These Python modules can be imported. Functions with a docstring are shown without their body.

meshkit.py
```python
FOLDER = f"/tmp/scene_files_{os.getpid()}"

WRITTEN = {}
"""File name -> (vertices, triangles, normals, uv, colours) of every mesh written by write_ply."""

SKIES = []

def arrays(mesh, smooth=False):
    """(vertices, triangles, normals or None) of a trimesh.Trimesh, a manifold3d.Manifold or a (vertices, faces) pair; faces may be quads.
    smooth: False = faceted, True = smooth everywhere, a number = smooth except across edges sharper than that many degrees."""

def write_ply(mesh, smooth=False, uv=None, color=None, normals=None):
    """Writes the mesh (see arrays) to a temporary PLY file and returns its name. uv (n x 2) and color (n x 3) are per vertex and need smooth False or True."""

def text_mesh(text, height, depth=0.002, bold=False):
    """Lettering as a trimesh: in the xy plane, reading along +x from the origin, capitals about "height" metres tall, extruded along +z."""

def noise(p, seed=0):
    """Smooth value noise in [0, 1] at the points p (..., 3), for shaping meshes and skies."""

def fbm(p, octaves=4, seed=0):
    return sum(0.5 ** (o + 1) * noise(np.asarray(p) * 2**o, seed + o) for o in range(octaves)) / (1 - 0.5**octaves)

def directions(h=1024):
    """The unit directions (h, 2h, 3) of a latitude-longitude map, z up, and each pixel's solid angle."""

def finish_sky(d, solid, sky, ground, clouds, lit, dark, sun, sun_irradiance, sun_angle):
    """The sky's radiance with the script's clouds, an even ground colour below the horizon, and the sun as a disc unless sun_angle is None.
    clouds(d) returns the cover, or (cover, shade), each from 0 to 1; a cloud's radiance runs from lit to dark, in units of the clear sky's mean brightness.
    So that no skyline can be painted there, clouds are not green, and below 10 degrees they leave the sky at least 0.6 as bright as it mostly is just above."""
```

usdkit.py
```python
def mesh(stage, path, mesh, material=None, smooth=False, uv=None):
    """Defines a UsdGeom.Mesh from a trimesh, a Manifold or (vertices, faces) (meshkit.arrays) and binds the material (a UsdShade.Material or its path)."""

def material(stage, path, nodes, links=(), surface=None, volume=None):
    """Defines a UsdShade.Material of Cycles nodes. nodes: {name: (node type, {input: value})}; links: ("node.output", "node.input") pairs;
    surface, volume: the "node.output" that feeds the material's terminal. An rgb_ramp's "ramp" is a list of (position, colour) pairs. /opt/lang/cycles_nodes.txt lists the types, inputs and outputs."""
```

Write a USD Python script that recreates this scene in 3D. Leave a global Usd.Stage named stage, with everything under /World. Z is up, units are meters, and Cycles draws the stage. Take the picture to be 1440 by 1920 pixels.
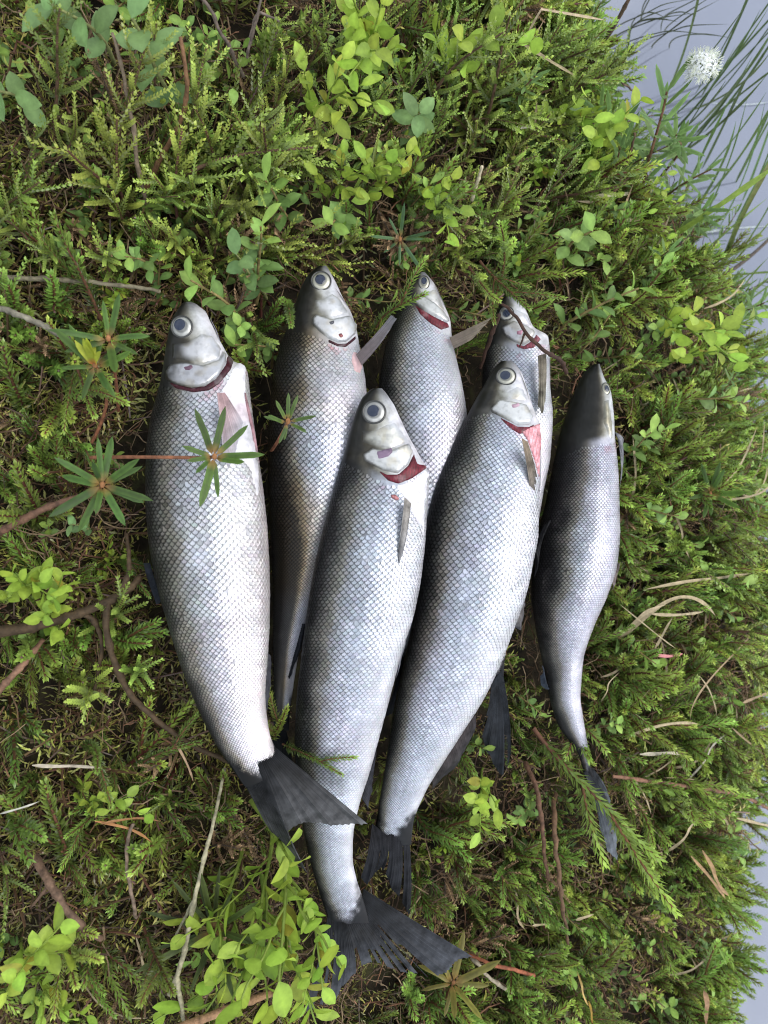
import math
import numpy as np, trimesh, usdkit, meshkit
from scipy.interpolate import PchipInterpolator, LinearNDInterpolator
from scipy.spatial import Delaunay, cKDTree
from shapely.geometry import Polygon, Point
import shapely
from pxr import Usd, UsdGeom, UsdLux, UsdShade, Gf, Sdf, Vt

# ------------------------------------------------------------------ camera, sky, sun, exposure
EXPOSURE = 1.4
SKY_STRENGTH = 0.10
SUN_EL, SUN_AZ = math.radians(70), math.radians(75)      # azimuth from +y towards +x
TILT = math.radians(24)
F = 1387.0                                               # focal length in pixels of a 1440 x 1920 picture
DEPTH = 0.50                                             # metres to the fish along the axis
stage = Usd.Stage.CreateInMemory()
UsdGeom.SetStageUpAxis(stage, 'Z'); UsdGeom.SetStageMetersPerUnit(stage, 1.0)
world = UsdGeom.Xform.Define(stage, '/World'); stage.SetDefaultPrim(world.GetPrim())
UsdGeom.Scope.Define(stage, '/World/Looks')
Rv = np.array([math.cos(TILT), 0, math.sin(TILT)]); Uv = np.array([0, 1.0, 0]); Bv = np.cross(Rv, Uv)
EYE = np.array([0, 0, 0.03]) + DEPTH * Bv
cam = UsdGeom.Camera.Define(stage, '/World/camera')
cam.AddTransformOp().Set(Gf.Matrix4d(*Rv, 0, *Uv, 0, *Bv, 0, *EYE, 1))
FL = 5.6
cam.CreateFocalLengthAttr(FL); cam.CreateHorizontalApertureAttr(FL * 1440 / F); cam.CreateVerticalApertureAttr(FL * 1920 / F)
cam.CreateFStopAttr(2.0); cam.CreateFocusDistanceAttr(0.485); cam.CreateExposureAttr(EXPOSURE)
cam.CreateClippingRangeAttr(Gf.Vec2f(0.02, 2000))
SUN = np.array([math.cos(SUN_EL) * math.sin(SUN_AZ), math.cos(SUN_EL) * math.cos(SUN_AZ), math.sin(SUN_EL)])
sky_m = usdkit.material(stage, '/World/Looks/overcast_sky', {
    'sky': ('sky_texture', {'sky_type': 'single_scattering', 'sun_disc': False, 'sun_elevation': SUN_EL, 'sun_rotation': SUN_AZ, 'altitude': 100.0, 'aerosol_density': 2.0}),
    'tc': ('texture_coordinate', {}), 'n': ('noise_texture', {'scale': 2.2, 'detail': 5.0, 'roughness': 0.55}),
    'r': ('rgb_ramp', {'ramp': [(0.32, (3.5, 4.05, 4.9)), (0.5, (6.1, 6.65, 7.3)), (0.68, (9.6, 10.0, 10.4))]}),
    'm': ('mix_color', {'fac': 0.82, 'use_clamp': False}), 'bg': ('background_shader', {'strength': SKY_STRENGTH})},
    [('tc.generated', 'n.vector'), ('n.fac', 'r.fac'), ('sky.color', 'm.a'), ('r.color', 'm.b'), ('m.result', 'bg.color')], surface='bg.background')
dome = UsdLux.DomeLight.Define(stage, '/World/sky')
UsdShade.MaterialBindingAPI.Apply(dome.GetPrim()).Bind(sky_m)
dome.GetPrim().SetCustomDataByKey('kind', 'structure')
sun = UsdLux.DistantLight.Define(stage, '/World/sun')
sun.CreateIntensityAttr(0.28); sun.CreateAngleAttr(45.0); sun.CreateNormalizeAttr(True); sun.CreateColorAttr(Gf.Vec3f(1, 0.96, 0.9))
zz = SUN; xx = np.cross([0, 0, 1.0], zz); xx /= np.linalg.norm(xx); yy = np.cross(zz, xx)
sun.AddTransformOp().Set(Gf.Matrix4d(*xx, 0, *yy, 0, *zz, 0, 0, 0, 10, 1))

# ------------------------------------------------------------------ helpers
rng = np.random.default_rng(11)
WATER_Z = -0.13
def ray(px, py):
    return np.multiply.outer((np.asarray(px, float) - 720) / F, Rv) - np.multiply.outer((np.asarray(py, float) - 960) / F, Uv) - Bv
def at(px, py, z):
    d = ray(px, py); t = (np.asarray(z, float) - EYE[2]) / d[..., 2]
    return EYE + d * t[..., None]
def project(P):
    q = np.asarray(P, float) - EYE; w = -(q @ Bv)
    return np.stack([720 + F * (q @ Rv) / w, 960 - F * (q @ Uv) / w], -1)
def unit(v):
    v = np.asarray(v, float); return v / np.maximum(np.linalg.norm(v, axis=-1, keepdims=True), 1e-12)
used = {}
def numbered(name, parent='/World'):
    k = (parent, name); n = used.get(k, 0); used[k] = n + 1
    return f'{parent}/{name}' + (f'_{n:03d}' if n else '')
def tag(p, label=None, cat=None, group=None, kind=None):
    p = p.GetPrim() if hasattr(p, 'GetPrim') else p
    for k, v in (('label', label), ('category', cat), ('group', group), ('kind', kind)):
        if v: p.SetCustomDataByKey(k, v)
    return p
class MB:
    """verts, faces, colours"""
    def __init__(s): s.v, s.f, s.c, s.n = [], [], [], 0
    def add(s, v, f, c):
        v = np.asarray(v, float); f = np.asarray(f, int)
        if f.shape[1] == 4: f = np.vstack([f[:, :3], f[:, [0, 2, 3]]])
        c = np.broadcast_to(np.asarray(c, float), v.shape)
        s.v.append(v); s.f.append(f + s.n); s.c.append(c); s.n += len(v); return s
    def arrays(s): return np.vstack(s.v), np.vstack(s.f), np.vstack(s.c)
    def build(s, path, mat, smooth=True):
        v, f, c = s.arrays()
        m = usdkit.mesh(stage, path, (v, f), mat, smooth=True if smooth else False)
        UsdGeom.PrimvarsAPI(m).CreatePrimvar('tint', Sdf.ValueTypeNames.Color3fArray, 'vertex').Set(Vt.Vec3fArray.FromNumpy(np.clip(c, 0, 1).astype(np.float32)))
        return m
    def part(s, name, mat, parent, smooth=True):
        return s.build(numbered(name, str(parent.GetPath())), mat, smooth)
def xform(name, M=None):
    x = UsdGeom.Xform.Define(stage, numbered(name))
    if M is not None: x.AddTransformOp().Set(Gf.Matrix4d(*np.asarray(M).T.ravel()))
    return x
def frame(d, up=(0, 0, 1)):
    """columns: side, direction, normal"""
    d = unit(d); n = np.asarray(up, float) - d * np.dot(up, d)
    if np.linalg.norm(n) < 1e-3: n = np.array([1.0, 0, 0]) - d * d[0]
    n = unit(n); return np.stack([np.cross(d, n), d, n], 1)
def pose(base, d, roll=0.0, s=1.0):
    """4x4: local z goes along d"""
    R = frame(d, (1, 0, 0.01)); R = np.stack([R[:, 2], np.cross(R[:, 1], R[:, 2]), R[:, 1]], 1)
    c, q = math.cos(roll), math.sin(roll)
    M = np.eye(4); M[:3, :3] = R @ np.array([[c, -q, 0], [q, c, 0], [0, 0, 1]]) * s; M[:3, 3] = base
    return M
def tube(pts, rad, sides=6, cap=True):
    p = np.asarray(pts, float); r = np.broadcast_to(rad, (len(p),))
    t = unit(np.gradient(p, axis=0)); a = np.cross(t, [0.31, 0.2, 0.93]); a = unit(a); b = np.cross(t, a)
    an = np.arange(sides) * 2 * np.pi / sides
    v = (p[:, None] + r[:, None, None] * (np.cos(an)[None, :, None] * a[:, None] + np.sin(an)[None, :, None] * b[:, None])).reshape(-1, 3)
    i, j = np.meshgrid(np.arange(len(p) - 1), np.arange(sides), indexing='ij'); k = (j + 1) % sides
    f = np.stack([i * sides + j, i * sides + k, (i + 1) * sides + k, (i + 1) * sides + j], -1).reshape(-1, 4)
    f = np.vstack([f[:, :3], f[:, [0, 2, 3]]])
    if cap:
        n = len(v); v = np.vstack([v, p[:1], p[-1:]]); J = np.arange(sides); K = (J + 1) % sides; e = (len(p) - 1) * sides
        f = np.vstack([f, np.stack([np.full(sides, n), K, J], 1), np.stack([np.full(sides, n + 1), e + J, e + K], 1)])
    return v, f
def spline(pts, n):
    p = np.asarray(pts, float)
    if len(p) == 2: return p[0] + np.linspace(0, 1, n)[:, None] * (p[1] - p[0])
    s = np.r_[0, np.cumsum(np.linalg.norm(np.diff(p, axis=0), axis=1))]
    from scipy.interpolate import CubicSpline
    return (CubicSpline(s, p) if len(p) > 3 else PchipInterpolator(s, p))(np.linspace(0, s[-1], n))

# ------------------------------------------------------------------ materials
def tinted(name, rough=0.5, metallic=0.0, spec=0.5, coat=0.0, coat_rough=0.1, nscale=60.0, namt=0.35, bump=0.0, bscale=300.0, transl=0.0, vary=0.0, clear=0.0, coords='object', sss=0.0):
    nodes = {'t': ('attribute', {'attribute': 'tint'}), 'tc': ('texture_coordinate', {}),
             'n': ('noise_texture', {'scale': nscale, 'detail': 4.0, 'roughness': 0.6}),
             'mr': ('map_range', {'from_min': 0.3, 'from_max': 0.7, 'to_min': 1 - namt, 'to_max': 1 + namt}),
             'mul': ('vector_math', {'math_type': 'scale'}),
             'p': ('principled_bsdf', {'roughness': rough, 'metallic': metallic, 'specular_ior_level': spec, 'coat_weight': coat, 'coat_roughness': coat_rough})}
    src = 'tc.object' if coords == 'object' else 'geo.position'
    if coords != 'object': nodes['geo'] = ('geometry', {})
    links = [(src, 'n.vector'), ('n.fac', 'mr.value'), ('t.color', 'mul.vector1'), ('mr.result', 'mul.scale')]
    col = 'mul.vector'
    if vary:
        nodes['oi'] = ('object_info', {}); nodes['hr'] = ('map_range', {'from_min': 0.0, 'from_max': 1.0, 'to_min': 0.5 - 0.03 * vary, 'to_max': 0.5 + 0.012 * vary})
        nodes['wn'] = ('white_noise_texture', {'dimensions': '1D'}); nodes['vr'] = ('map_range', {'from_min': 0.0, 'from_max': 1.0, 'to_min': 1 - 0.4 * vary, 'to_max': 1 + 0.4 * vary})
        nodes['hsv'] = ('hsv', {'saturation': 1.0, 'fac': 1.0})
        links += [('oi.random', 'hr.value'), ('oi.random', 'wn.w'), ('wn.value', 'vr.value'), ('hr.result', 'hsv.hue'), ('vr.result', 'hsv.value'), (col, 'hsv.color')]
        col = 'hsv.color'
    links.append((col, 'p.base_color'))
    if bump:
        nodes['bn'] = ('noise_texture', {'scale': bscale, 'detail': 3.0}); nodes['b'] = ('bump', {'strength': bump, 'distance': 0.0006})
        links += [(src, 'bn.vector'), ('bn.fac', 'b.height'), ('b.normal', 'p.normal')]
    out = 'p.BSDF'
    if transl:
        nodes['tr'] = ('translucent_bsdf', {}); nodes['mx'] = ('mix_closure', {'fac': transl})
        links += [(col, 'tr.color'), ('p.BSDF', 'mx.closure1'), ('tr.BSDF', 'mx.closure2')]; out = 'mx.closure'
    if clear:
        nodes['cl'] = ('transparent_bsdf', {}); nodes['mc'] = ('mix_closure', {'fac': clear})
        links += [(out, 'mc.closure1'), ('cl.BSDF', 'mc.closure2')]; out = 'mc.closure'
    return usdkit.material(stage, '/World/Looks/' + name, nodes, links, surface=out)
M_LEAF = tinted('leaf', 0.5, spec=0.28, nscale=180, namt=0.22, transl=0.3, vary=0.45, bump=0.25, bscale=900)
M_NEEDLE = usdkit.material(stage, '/World/Looks/needle_leaf', {
    't': ('attribute', {'attribute': 'tint'}), 'oi': ('object_info', {}), 'hr': ('map_range', {'from_min': 0.0, 'from_max': 1.0, 'to_min': 0.462, 'to_max': 0.512}),
    'wn': ('white_noise_texture', {'dimensions': '1D'}), 'vr': ('map_range', {'from_min': 0.0, 'from_max': 1.0, 'to_min': 0.6, 'to_max': 1.45}), 'hsv': ('hsv', {'saturation': 1.0, 'fac': 1.0}),
    'd': ('diffuse_bsdf', {}), 'tr': ('translucent_bsdf', {}), 'g': ('glossy_bsdf', {'roughness': 0.4, 'color': (0.9, 0.9, 0.9)}), 'm': ('mix_closure', {'fac': 0.28}), 'm2': ('mix_closure', {'fac': 0.045})},
    [('oi.random', 'hr.value'), ('oi.random', 'wn.w'), ('wn.value', 'vr.value'), ('hr.result', 'hsv.hue'), ('vr.result', 'hsv.value'), ('t.color', 'hsv.color'), ('hsv.color', 'd.color'), ('hsv.color', 'tr.color'),
     ('d.BSDF', 'm.closure1'), ('tr.BSDF', 'm.closure2'), ('m.closure', 'm2.closure1'), ('g.BSDF', 'm2.closure2')], surface='m2.closure')
M_STEM = tinted('woody_stem', 0.75, spec=0.25, nscale=260, namt=0.5, bump=0.8, bscale=700)
M_STRAW = tinted('dry_straw', 0.6, spec=0.35, nscale=240, namt=0.3, transl=0.2)
M_SKIN = tinted('fish_skin', 0.36, metallic=0.1, spec=0.14, coat=0.07, coat_rough=0.08, nscale=140, namt=0.3, bump=0.25, bscale=420)
M_HEAD = tinted('fish_head', 0.3, metallic=0.42, spec=0.4, coat=0.2, coat_rough=0.06, nscale=120, namt=0.16, bump=0.2, bscale=300)
M_SCALE = tinted('fish_scale', 0.32, metallic=0.5, spec=0.22, coat=0.07, coat_rough=0.15, nscale=55, namt=0.16)
M_FIN = tinted('fish_fin', 0.45, spec=0.09, coat=0.0, coat_rough=0.2, nscale=110, namt=0.6, bump=0.3, bscale=600)
M_FINCLEAR = tinted('clear_fin', 0.45, spec=0.3, coat=0.15, coat_rough=0.15, nscale=150, namt=0.3, transl=0.2, clear=0.22)
M_FLESH = tinted('raw_flesh', 0.4, spec=0.18, coat=0.08, coat_rough=0.08, nscale=260, namt=0.5, bump=0.5, bscale=500)
M_EYE = tinted('fish_eye', 0.3, metallic=0.2, spec=0.4, coat=0.5, coat_rough=0.03, nscale=300, namt=0.18)
M_PUPIL = tinted('fish_pupil', 0.12, spec=0.3, coat=0.25, coat_rough=0.02, nscale=200, namt=0.1)
M_PETAL = tinted('white_petal', 0.6, spec=0.3, nscale=100, namt=0.08, transl=0.3)
M_GROUND = usdkit.material(stage, '/World/Looks/peat', {
    'g': ('geometry', {}), 'n': ('noise_texture', {'scale': 55.0, 'detail': 6.0, 'roughness': 0.7}),
    'r': ('rgb_ramp', {'ramp': [(0.3, (0.006, 0.005, 0.003)), (0.5, (0.022, 0.016, 0.009)), (0.62, (0.035, 0.034, 0.012)), (0.75, (0.06, 0.045, 0.025))]}),
    'b': ('bump', {'strength': 1.0, 'distance': 0.004}), 'p': ('principled_bsdf', {'roughness': 0.85, 'specular_ior_level': 0.2})},
    [('g.position', 'n.vector'), ('n.fac', 'r.fac'), ('r.color', 'p.base_color'), ('n.fac', 'b.height'), ('b.normal', 'p.normal')], surface='p.BSDF')
M_WATER = usdkit.material(stage, '/World/Looks/lake_water', {
    'g': ('geometry', {}), 'mp': ('mapping', {'scale': (1.0, 1.0, 1.0)}), 'n': ('noise_texture', {'scale': 9.0, 'detail': 2.0}),
    'b': ('bump', {'strength': 0.25, 'distance': 0.01}), 'd': ('diffuse_bsdf', {'color': (0.10, 0.107, 0.138)}),
    'gl': ('glossy_bsdf', {'color': (0.95, 0.96, 1.0), 'roughness': 0.03}), 'fr': ('fresnel', {'IOR': 2.0}), 'm': ('mix_closure', {})},
    [('g.position', 'n.vector'), ('n.fac', 'b.height'), ('b.normal', 'gl.normal'), ('b.normal', 'fr.normal'), ('fr.fac', 'm.fac'), ('d.BSDF', 'm.closure1'), ('gl.BSDF', 'm.closure2')] if False else
    [('g.position', 'n.vector'), ('n.fac', 'b.height'), ('b.normal', 'gl.normal'), ('fr.fac', 'm.fac'), ('d.BSDF', 'm.closure1'), ('gl.BSDF', 'm.closure2')], surface='m.closure')

# ------------------------------------------------------------------ ground and water
SHORE_PX = [(880, -420), (940, -150), (1005, 10), (1062, 160), (1125, 330), (1195, 455), (1272, 510), (1335, 640), (1368, 860), (1400, 1200), (1375, 1420), (1328, 1560), (1315, 1750), (1285, 1900), (1260, 2150)]
SHORE = at(*np.array(SHORE_PX, float).T, np.full(len(SHORE_PX), WATER_Z))[:, :2]
_o = np.argsort(SHORE[:, 1]); SHORE_X = PchipInterpolator(SHORE[_o, 1], SHORE[_o, 0], extrapolate=False)
def shore_x(y):
    y = np.clip(y, SHORE[:, 1].min(), SHORE[:, 1].max()); return SHORE_X(y)
def ground_z(x, y):
    x, y = np.asarray(x, float), np.asarray(y, float)
    p = np.stack([x, y, np.zeros_like(x)], -1)
    hump = (meshkit.fbm(p * 9, 3, 4) - 0.5) * 0.05 + (meshkit.fbm(p * 40, 3, 9) - 0.5) * 0.014
    fishbed = np.exp(-((x + 0.0) / 0.19) ** 4 - ((y + 0.02) / 0.23) ** 4)
    base = -0.036 + hump * (1 - 0.75 * fishbed)
    d = shore_x(y) - x
    k = np.clip((d - 0.0) / 0.16, 0, 1); k = k * k * (3 - 2 * k)
    z = (WATER_Z + 0.004) * (1 - k) + base * k
    return np.where(d < 0, WATER_Z + 0.004 - np.minimum(-d * 0.9, 1.2), z)
gx = np.r_[-40, -12, -4, -1.5, np.arange(-0.75, 1.05, 0.009), 1.5, 4, 12, 40]; gy = np.r_[-40, -12, -4, -1.5, np.arange(-0.85, 0.95, 0.009), 1.5, 4, 12, 40]
X, Y = np.meshgrid(gx, gy, indexing='ij'); Z = ground_z(X, Y)
ni, nj = X.shape; I, J = np.meshgrid(np.arange(ni - 1), np.arange(nj - 1), indexing='ij'); q = I * nj + J
gm = usdkit.mesh(stage, numbered('ground'), (np.stack([X, Y, Z], -1).reshape(-1, 3), np.stack([q, q + nj, q + nj + 1, q + 1], -1).reshape(-1, 4)), M_GROUND, smooth=True)
tag(gm, kind='structure')
wm = usdkit.mesh(stage, numbered('water'), (np.array([[-0.2, -60, WATER_Z], [90, -60, WATER_Z], [90, 60, WATER_Z], [-0.2, 60, WATER_Z]]), np.array([[0, 1, 2, 3]])), M_WATER)
tag(wm, kind='structure')

# ------------------------------------------------------------------ fish
def smooth01(x): x = np.clip(x, 0, 1); return x * x * (3 - 2 * x)
class Fish:
    def __init__(s, label, st, z, gill, roll=0.0, dark=0.0, brown=0.0, seed=0, thick=0.66, nphi=51, warm=0.0, tdark=0.0, hdark=0.0):
        s.tdark, s.hdark = tdark, hdark
        s.seed, s.roll, s.dark, s.brown, s.warm, s.nphi = seed, roll, dark, brown, warm, nphi
        st = np.array(st, float); L, Rr = st[:, 0], st[:, 1]
        mid = (L + Rr) / 2; d = np.r_[0, np.cumsum(np.linalg.norm(np.diff(mid, axis=0), axis=1))]; d /= d[-1]
        zt = np.interp(d, np.linspace(0, 1, len(z)), z)
        C = at(mid[:, 0], mid[:, 1], zt); view = unit(EYE - C)
        def onplane(P):
            r = ray(P[:, 0], P[:, 1]); t = np.sum((C - EYE) * view, 1) / np.sum(r * view, 1); return EYE + r * t[:, None]
        LW, RW = onplane(L), onplane(Rr)
        s.Lf, s.Rf = PchipInterpolator(d, LW), PchipInterpolator(d, RW)
        s.Vf = PchipInterpolator(d, view)
        tt = np.array([0, 0.06, 0.16, 0.3, 0.55, 0.8, 0.93, 1.0]); s.thick = PchipInterpolator(tt, np.array([0.9, 0.86, 0.82, 1.0, 1.02, 0.9, 0.62, 0.07]) * thick)
        s.gill = np.array(gill, float)
        t = np.linspace(0, 1, 420); th = np.linspace(0.0, np.pi, 49); T, TH = np.meshgrid(t, th, indexing='ij')
        px = project(s.S(T.ravel(), TH.ravel()))
        s.inv = LinearNDInterpolator(px, np.stack([T.ravel(), TH.ravel()], 1))
        s.x = xform('whitefish'); s.prim = s.x.GetPrim()
        tag(s.prim, label, 'fish', 'freshly caught whitefish laid in a row on the heath')
        s.body(); s.scales()
    def S(s, t, th):
        t = np.clip(t, 0, 1); L, R = s.Lf(t), s.Rf(t); c = (L + R) / 2; e = (R - L) / 2
        a = np.linalg.norm(e, axis=-1, keepdims=True); e1 = e / np.maximum(a, 1e-9)
        n = s.Vf(t); n = unit(n - e1 * np.sum(n * e1, -1, keepdims=True))
        b = a * s.thick(t)[..., None]
        ct, sn = np.cos(th)[..., None], np.sin(th)[..., None]
        sn = np.sign(sn) * np.abs(sn) ** 0.92
        return c + e1 * a * ct + n * b * sn
    def N(s, t, th):
        e = 1e-3
        return unit(np.cross(s.S(t, th + e) - s.S(t, th - e), s.S(t + e, th) - s.S(t - e, th)))
    def is_head(s, t, th):
        p = project(s.S(t, th)); y = np.interp(p[..., 0], s.gill[:, 0], s.gill[:, 1])
        return p[..., 1] - y
    def color(s, t, th, spots=True):
        """skin colour of the flank, from dark back to white belly"""
        P = s.S(t, th)
        q = (1 + np.cos(th + s.roll)) / 2                    # 0 back, 1 belly
        wob = (meshkit.fbm(P * 60 + s.seed * 7.3, 3, s.seed) - 0.5) * 0.20 + (meshkit.fbm(P * 24 + s.seed * 3.3, 2, s.seed + 4) - 0.5) * 0.12
        q = np.clip(q + wob * (1 - q) * 1.5 - (s.dark * .8 + .10 * (1 - smooth01((t - .12) / .5)) + s.tdark * smooth01((t - .4) / .3)) * (1 - q), 0, 1)
        at_ = np.array([0, 0.08, 0.18, 0.30, 0.46, 0.70, 0.88, 1.0])
        cols = np.array([[.008, .008, .008], [.024, .024, .022], [.078, .074, .064], [.20, .208, .228], [.31, .328, .375], [.355, .368, .41], [.405, .40, .42], [.44, .425, .435]])
        c = np.stack([np.interp(q, at_, cols[:, k]) for k in range(3)], -1)
        br = (meshkit.fbm(P * 25 + 3.1, 3, s.seed + 5))[..., None]
        c = c * (1 - s.brown * np.array([0.05, 0.25, 0.5]) * smooth01((br - 0.35) * 3) * (1 - q[..., None]) * 1.3)
        pk = smooth01((meshkit.fbm(P * np.array([18, 9, 18]) + 9.7, 2, s.seed + 2) - 0.48) * 5)[..., None] * 0.5
        c = c * (1 + pk * (np.array([1.08, 0.97, 1.0]) - 1)) * (1 + s.warm * np.array([0.06, 0.0, -0.12]))
        tl = smooth01((t - 0.905 - .05 * np.sin(np.clip(th, 0, np.pi)) ** 2 + .05 * (meshkit.fbm(P * 260, 2, s.seed) - .5)) / 0.04)[..., None]
        return c * (1 - .97 * tl) * (1 + .12 * smooth01((t - .5) / .35))[..., None], q
    def head_color(s, t, th):
        P = s.S(t, th); q = (1 + np.cos(th + s.roll)) / 2
        at_ = np.array([0, 0.20, 0.32, 0.43, 0.58, 0.78, 1.0])
        cols = np.array([[.008, .008, .007], [.014, .013, .011], [.040, .036, .027], [.13, .125, .105], [.30, .30, .295], [.35, .35, .365], [.40, .38, .40]])
        q2 = np.clip(q + (meshkit.fbm(P * 130, 4, s.seed + 3) - 0.5) * (0.42 - s.hdark * .5) - (s.dark * .6 + s.hdark) * (1 - q), 0, 1)
        c = np.stack([np.interp(q2, at_, cols[:, k]) for k in range(3)], -1)
        m = smooth01((meshkit.fbm(P * 190, 3, s.seed + 8) - 0.50) * 5)[..., None] * (1 - 0.75 * q[..., None])
        c = c * (1 - 0.42 * m * np.array([0.8, 0.85, 1.1]))
        sn = smooth01(1 - t / 0.035)[..., None]
        return c * (1 - 0.75 * sn)
    def body(s):
        nt, nth = 260, 80
        t = np.linspace(0, 1, nt) ** 1.0; t[1:6] = np.array([.0004, .0012, .0025, .004, .006]) ; t = np.sort(t)
        th = np.linspace(-np.pi, np.pi, nth, endpoint=False); T, TH = np.meshgrid(t, th, indexing='ij')
        V = s.S(T, TH); c, _ = s.color(T, TH); h = s.head_color(T, TH)
        k = smooth01((s.is_head(T, TH) + 14) / 14)[..., None]
        c = h * (1 - k) + c * 0.75 * k
        i, j = np.meshgrid(np.arange(nt - 1), np.arange(nth), indexing='ij'); jj = (j + 1) % nth
        f = np.stack([i * nth + j, i * nth + jj, (i + 1) * nth + jj, (i + 1) * nth + j], -1).reshape(-1, 4)
        v = V.reshape(-1, 3); cc = c.reshape(-1, 3)
        n = len(v); v = np.vstack([v, V[0].mean(0), V[-1].mean(0)]); cc = np.vstack([cc, cc[:1], cc[-1:]])
        J = np.arange(nth); K = (J + 1) % nth; e = (nt - 1) * nth
        f = np.vstack([f[:, :3], f[:, [0, 2, 3]], np.stack([np.full(nth, n), K, J], 1), np.stack([np.full(nth, n + 1), e + J, e + K], 1)])
        f = f[:, ::-1]
        MB().add(v, f, cc).part('body', M_SKIN, s.prim)
    def scales(s):
        r = np.random.default_rng(100 + s.seed)
        tt = np.linspace(0.05, 0.999, 3000); L, R = s.Lf(tt), s.Rf(tt); a = np.linalg.norm(R - L, axis=1) / 2; b = a * s.thick(tt)
        per = 2 * np.pi * np.sqrt((a * a + b * b) / 2); w = per / s.nphi
        ctr = (L + R) / 2; arc = np.r_[0, np.cumsum(np.linalg.norm(np.diff(ctr, axis=0), axis=1))]
        cols = [];  x = 0.0; KS = 0.60
        while x < arc[-1] - 0.002:
            cols.append(np.interp(x, arc, tt)); x += KS * np.interp(x, arc, w)
        T, TH, DS = [], [], []
        for i, t in enumerate(cols):
            off = 0.5 * (i % 2); js = np.arange(-4, s.nphi // 2 + 5) + off; th = js * 2 * np.pi / s.nphi
            T.append(np.full(len(th), t)); TH.append(th)
        T, TH = np.concatenate(T), np.concatenate(TH)
        keep = (s.is_head(T, TH) > 4) & (T < .925 + .05 * np.sin(np.clip(TH, 0, np.pi)) ** 2 + .018 * r.random(len(T)))
        keep &= r.random(len(T)) > .012; T, TH = T[keep], TH[keep]
        n = len(T)
        wv = np.interp(T, tt, w) * r.uniform(0.97, 1.05, n); ds = KS * np.interp(T, tt, w)
        e = 1e-3
        dT = np.linalg.norm(s.S(T + e, TH) - s.S(T - e, TH), axis=1) / (np.clip(T + e, 0, 1) - np.clip(T - e, 0, 1))
        dH = np.linalg.norm(s.S(T, TH + e) - s.S(T, TH - e), axis=1) / (2 * e)
        base, q = s.color(T, TH)
        # lateral line
        lat = np.exp(-((TH + s.roll * 0.8 - np.pi * 0.5) / (np.pi / s.nphi * 0.55)) ** 2)
        lum = (1 + r.normal(0, 0.10, n) * np.interp(q, [.5, .9], [1, .35]))[:, None]; hue = 1 + r.normal(0, 0.02, (n, 3))
        base = np.clip(base * lum * hue, 0, 0.95)
        P0 = s.S(T, TH); glint = smooth01((meshkit.fbm(P0 * 75, 3, s.seed + 31) - .5) * 5); base = base * (.90 + .20 * glint)[:, None]
        blood = np.clip(1 - s.is_head(T, TH) / 26, 0, 1) * smooth01((meshkit.fbm(P0 * 150, 3, s.seed + 41) - .48) * 6) * smooth01((np.pi * .62 - TH) * 2); base = base * (1 - blood[:, None] * np.array([.15, .6, .55]))
        slime = smooth01((meshkit.fbm(P0 * np.array([120, 45, 120]), 3, s.seed + 51) - .56) * 8)
        rimk = np.interp(q, [0, 0.15, 0.45, 0.75, 0.95], [0.92, 0.93, 0.90, 0.62, 0.12]) + 0.07 * lat
        rimk = rimk * (1 - .35 * slime); rim = base * (1 - rimk[:, None]) * np.array([0.95, 0.97, 1.0])
        inner = np.interp(q, [0, 0.2, 0.6, 1.0], [0.56, 0.66, 0.76, 0.84])
        bright = base * np.interp(q, [0, 0.1, 0.3, 0.6], [2.6, 2.2, 1.35, 1.1])[:, None] * (1 - 0.3 * lat[:, None])
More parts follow.
